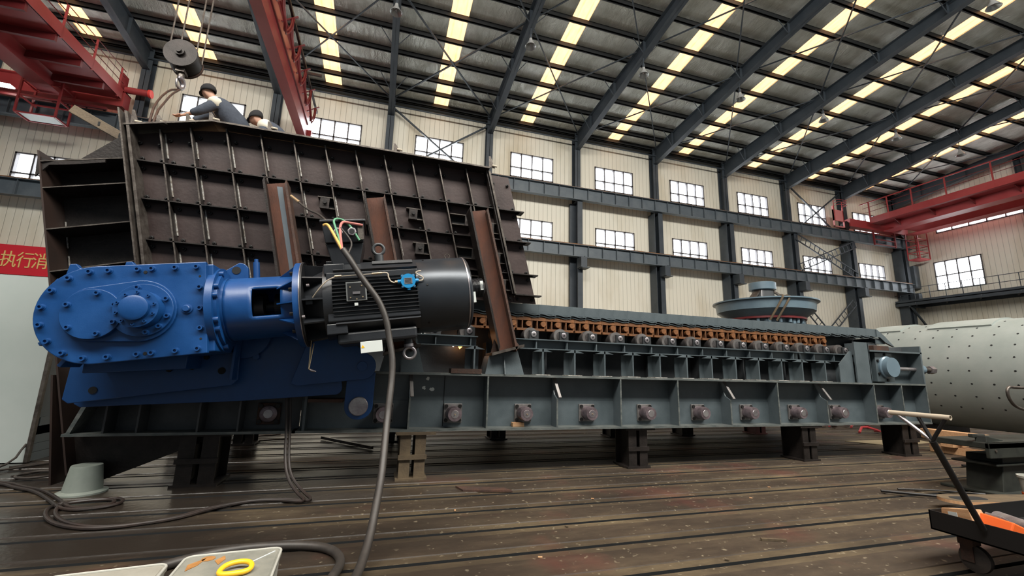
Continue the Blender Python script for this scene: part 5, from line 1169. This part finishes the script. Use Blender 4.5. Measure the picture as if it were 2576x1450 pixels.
m = MB(); m.box(-.84, 6.20, 1.02, -.42, 6.50, 1.06); tag(m.build('wooden_plank', M_rustdk), 'short brown board wedged under the torque arm', 'board')
random.seed(3)
for i in range(9):
    x, y = 12.3+random.random()*2.0, 9.0+random.random()*2.2
    m = MB(); m.tube([(x,y,.05),(x+.35,y+.15,.12+.1*random.random()),(x+.7,y-.1,.08),(x+.9,y+.2,.05)], .032, 8, 1)
    tag(m.build('rigging_shackle', M_red if i % 3 else M_rustdk, None, True), 'red and dark lifting gear heaped on the floor beyond the feeder tail', 'lifting gear', 'lifting gear on the floor')
for i, (x, y) in enumerate(((.9,4.9),(1.9,4.2),(2.6,5.0),(3.4,4.5),(5.3,5.0),(.6,5.6),(4.6,4.62),(6.2,4.2),(1.4,3.6),(2.9,3.2))):
    m = MB(); a = random.random()*3; m.bar((x,y,.004),(x+.035*math.cos(a),y+.035*math.sin(a),.004),.016,.008)
    tag(m.build('metal_chip', M_tan if i % 2 else M_wood), 'tiny pale scrap chip lying on the brown floor in front of the feeder', 'chip', 'scrap chips on the floor')
# welding glow inside the feeder
M_arc = mat('white_hot_arc', (1,1,1), .5, 0, emis=(1,.93,.8), estr=3)
wl_ = thing('welding_spot', 'bright orange and white welding glow inside the feeder below the rollers', 'welding glow', (.95, 7.9, 2.0))
MB().lathe([(0,0),(.05,.3),(.06,.6),(0,1)], (1.16,7.2,1.85),(1.16,7.2,1.97), 12).build('arc_glow', M_arc, wl_, True)
MB().lathe([(0,0),(.04,.3),(.05,.6),(0,1)], (1.27,7.2,1.82),(1.29,7.2,1.98), 12).build('hot_metal', M_spark, wl_, True)
MB().lathe([(0,0),(.03,.3),(.03,.6),(0,1)], (.62,7.2,2.0),(.62,7.2,2.06), 12).build('arc_glow', M_arc, wl_, True)

# ================================================================== PEOPLE
def skin_mesh(name, verts, edges, radii, mt, parent, root=0, sub=2):
    me = bpy.data.meshes.new(name); inv = WM[parent.name].inverted()
    me.from_pydata([tuple(inv @ Vector(v)) for v in verts], edges, [])
    o = bpy.data.objects.new(name, me); COL.objects.link(o); o.parent = parent; WM[o.name] = WM[parent.name]
    me.materials.append(mt)
    md = o.modifiers.new('skin', 'SKIN'); md.use_smooth_shade = True
    ss = o.modifiers.new('sub', 'SUBSURF'); ss.levels = sub; ss.render_levels = sub
    sk = me.skin_vertices
    if not sk: 
        bm = bmesh.new(); bm.from_mesh(me); bm.verts.layers.skin.verify(); bm.to_mesh(me); bm.free(); sk = me.skin_vertices
    for i, r in enumerate(radii):
        rx, ry = r if isinstance(r, tuple) else (r, r)
        sk[0].data[i].radius = (rx, ry)
    sk[0].data[root].use_root = True
    return o
def person(label, J, hair_mt, cap=None, face=Vector((-1,0,0)), stripe=None):
    p = thing('person', label, 'person', Vector(J['foot_l'])*.5+Vector(J['foot_r'])*.5)
    V = []; E_ = []; Rr = []
    def add(pt, r, par=None):
        V.append(Vector(pt)); Rr.append(r)
        if par is not None: E_.append((par, len(V)-1))
        return len(V)-1
    pel = add(J['pelvis'], (.13,.11)); ab = add(J['belly'], (.13,.10), pel); ch = add(J['chest'], (.15,.11), ab); ub = add(J['neckbase'], (.10,.085), ch)
    nk = add(J['neck'], .066, ub); hd = add(J['head'], .112, nk); tp = add(J['crown'], .085, hd)
    f = face.normalized(); h = Vector(J['head'])
    add(h+f*.110+Vector((0,0,-.02)), .020, hd)
    side = f.cross((Vector(J['crown'])-h).normalized()).normalized()
    for s_ in (-1, 1): add(h+side*s_*.088, .014, hd)
    for s_ in ('l', 'r'):
        sh = add(J['sh_'+s_], .062, ch); el = add(J['el_'+s_], .044, sh); wr = add(J['wr_'+s_], .028, el)
        d = (Vector(J['hand_'+s_])-Vector(J['wr_'+s_])).normalized(); n_ = d.cross(Vector((0,1,0))).normalized(); pd_ = d.cross(n_)
        pm = add(Vector(J['wr_'+s_])+d*.05, (.036,.018), wr); pe = add(Vector(J['wr_'+s_])+d*.085, (.036,.016), pm)
        th = add(Vector(V[pm])+pd_*.045, .010, pm); add(V[th]+d*.035+pd_*.01, .008, th)
        for k, L_ in enumerate((.062, .070, .066, .052)):
            off = pd_*(.030-.020*k); b0 = add(V[pe]+off+d*.012, .0095, pe); b1 = add(V[b0]+d*L_*.5, .0088, b0); add(V[b1]+d*L_*.4-n_*.02, .0075, b1)
        hp_ = add(J['hip_'+s_], .092, pel); kn = add(J['knee_'+s_], .062, hp_); an = add(J['ank_'+s_], .04, kn); add(Vector(J['foot_'+s_]), (.045,.035), an)
    skin_mesh('body', V, E_, Rr, M_skin, p, 0, 2)
    # shirt
    V2 = [J['pelvis'], J['belly'], J['chest'], J['neckbase']]; e2 = [(0,1),(1,2),(2,3)]; r2 = [(.22,.20),(.235,.215),(.235,.205),(.145,.13)]
    for s_ in ('l', 'r'):
        a = len(V2); V2 += [J['sh_'+s_], Vector(J['sh_'+s_]).lerp(Vector(J['el_'+s_]), .5), J['el_'+s_], Vector(J['el_'+s_]).lerp(Vector(J['wr_'+s_]), .6)]; e2 += [(2,a),(a,a+1),(a+1,a+2),(a+2,a+3)]; r2 += [.115,.095,.078,.060]
    skin_mesh('work_shirt', V2, e2, r2, M_navy, p, 0, 2)
    # cream shoulder yoke slightly outside the shirt
    nb, chv = Vector(J['neckbase']), Vector(J['chest'])
    V4 = [nb]; r4 = [(.14,.125)]; e4 = []
    V4.append(nb.lerp(chv, .55)); r4.append((.245,.215)); e4.append((0,1))
    for s_ in ('l', 'r'):
        a = len(V4); V4 += [J['sh_'+s_], Vector(J['sh_'+s_]).lerp(Vector(J['el_'+s_]), .35)]; r4 += [.150, .125]; e4 += [(1,a),(a,a+1)]
    skin_mesh('cream_yoke', V4, e4, r4, M_cream, p, 0, 2)
    V3 = [J['pelvis']]; e3 = []; r3 = [(.15,.13)]
    for s_ in ('l', 'r'):
        a = len(V3); V3 += [J['hip_'+s_], J['knee_'+s_], J['ank_'+s_]]; e3 += [(0,a),(a,a+1),(a+1,a+2)]; r3 += [.108,.078,.062]
    skin_mesh('trousers', V3, e3, r3, M_trouser, p, 0, 2)
    up = (Vector(J['crown'])-h).normalized(); side = f.cross(up).normalized()
    c = h+up*.03-f*.008
    m = MB(); rows = []; n = 20; vs = []; fs = []
    for i in range(9):
        for k in range(n):
            a = 2*PI*k/n; R_ = .118; t = (i/8)*math.radians(103-22*math.cos(a))
            vs.append(c+up*math.cos(t)*R_*1.05+(f*math.cos(a)*1.12+side*math.sin(a)*.95)*math.sin(t)*R_)
    for i in range(8):
        for k in range(n): fs.append((i*n+k, i*n+(k+1) % n, (i+1)*n+(k+1) % n, (i+1)*n+k))
    m.add(vs, fs); hc = m.build('cap' if cap else 'hair', hair_mt, p, True)
    sm = hc.modifiers.new('thick', 'SOLIDIFY'); sm.thickness = .012
    if cap:
        m = MB(); P = [c+f*(.09+.085*math.cos(a))+side*.085*math.sin(a)-up*(.0+.02*math.cos(a)) for a in [math.radians(x) for x in range(-90, 91, 15)]]
        nn = len(P); m.add(P+[q+up*.010 for q in P], [tuple(range(nn)), tuple(range(2*nn-1, nn-1, -1))]+[(i, (i+1) % nn, nn+(i+1) % nn, nn+i) for i in range(nn)]); m.build('cap_brim', hair_mt, hc)
    return p
V_ = Vector
person('person in black cap and navy shirt with cream shoulders, bending left over the hopper top',
       dict(pelvis=(-2.66,8.22,5.52), belly=(-2.80,8.2,5.72), chest=(-3.02,8.2,5.92), neckbase=(-3.17,8.2,6.06), neck=(-3.23,8.18,6.12), head=(-3.29,8.16,6.22), crown=(-3.33,8.17,6.30),
            sh_l=(-3.10,8.02,5.95), el_l=(-3.28,7.93,5.72), wr_l=(-3.50,7.95,5.60), hand_l=(-3.62,7.95,5.56), sh_r=(-3.12,8.38,5.97), el_r=(-3.42,8.42,5.86), wr_r=(-3.62,8.35,5.66), hand_r=(-3.72,8.33,5.58),
            hip_l=(-2.62,8.12,5.46), knee_l=(-2.72,8.08,5.05), ank_l=(-2.62,8.08,4.74), foot_l=(-2.74,8.06,4.70), hip_r=(-2.62,8.32,5.46), knee_r=(-2.70,8.36,5.05), ank_r=(-2.60,8.36,4.74), foot_r=(-2.72,8.38,4.70)),
       M_cap, True, V_((-.80,.45,-.42)))
person('person in black cap and cream-shouldered shirt, crouching low right of the other man',
       dict(pelvis=(-1.98,8.24,5.30), belly=(-2.06,8.22,5.50), chest=(-2.22,8.2,5.68), neckbase=(-2.36,8.2,5.78), neck=(-2.43,8.18,5.80), head=(-2.50,8.16,5.86), crown=(-2.53,8.16,5.945),
            sh_l=(-2.28,8.0,5.64), el_l=(-2.34,7.90,5.38), wr_l=(-2.38,7.82,5.16), hand_l=(-2.40,7.79,5.06), sh_r=(-2.28,8.38,5.66), el_r=(-2.34,8.46,5.40), wr_r=(-2.38,8.50,5.18), hand_r=(-2.40,8.52,5.08),
            hip_l=(-1.96,8.14,5.24), knee_l=(-2.26,8.06,5.02), ank_l=(-2.02,8.08,4.74), foot_l=(-2.14,8.06,4.70), hip_r=(-1.96,8.34,5.24), knee_r=(-2.26,8.40,5.02), ank_r=(-2.02,8.38,4.74), foot_r=(-2.14,8.40,4.70)),
       M_cap, True, V_((-.8,.1,-.55)))
# board leaning on the hopper corner
m = MB(); m.bar((-4.32, 6.9, 4.875), (-3.47, 6.9, 4.45), .06, .12); lb = m.build('leaning_board', M_tan, None, bevel=.004); tag(lb, 'old slotted wooden board sticking out left of the hopper corner', 'board')
for t in (.40, .70): MB().box(-4.32+.85*t-.012, 6.867, 4.875-.425*t-.03, -4.32+.85*t+.012, 6.870, 4.875-.425*t+.03).build('slot', M_hole, lb)
for (x, z, r_) in ((.70, 1.34, .028), (.655, 1.21, .03), (.77, 1.19, .034)):
    random.seed(int(z*100)); P_ = [(x+r_*(.5+.7*random.random())*math.cos(a*.628), z+r_*(.5+.7*random.random())*math.sin(a*.628)) for a in range(10)]
    MB().prism(P_, 'y', 6.5285, 6.5295).build('peeled_paint_patch', M_white, fd)
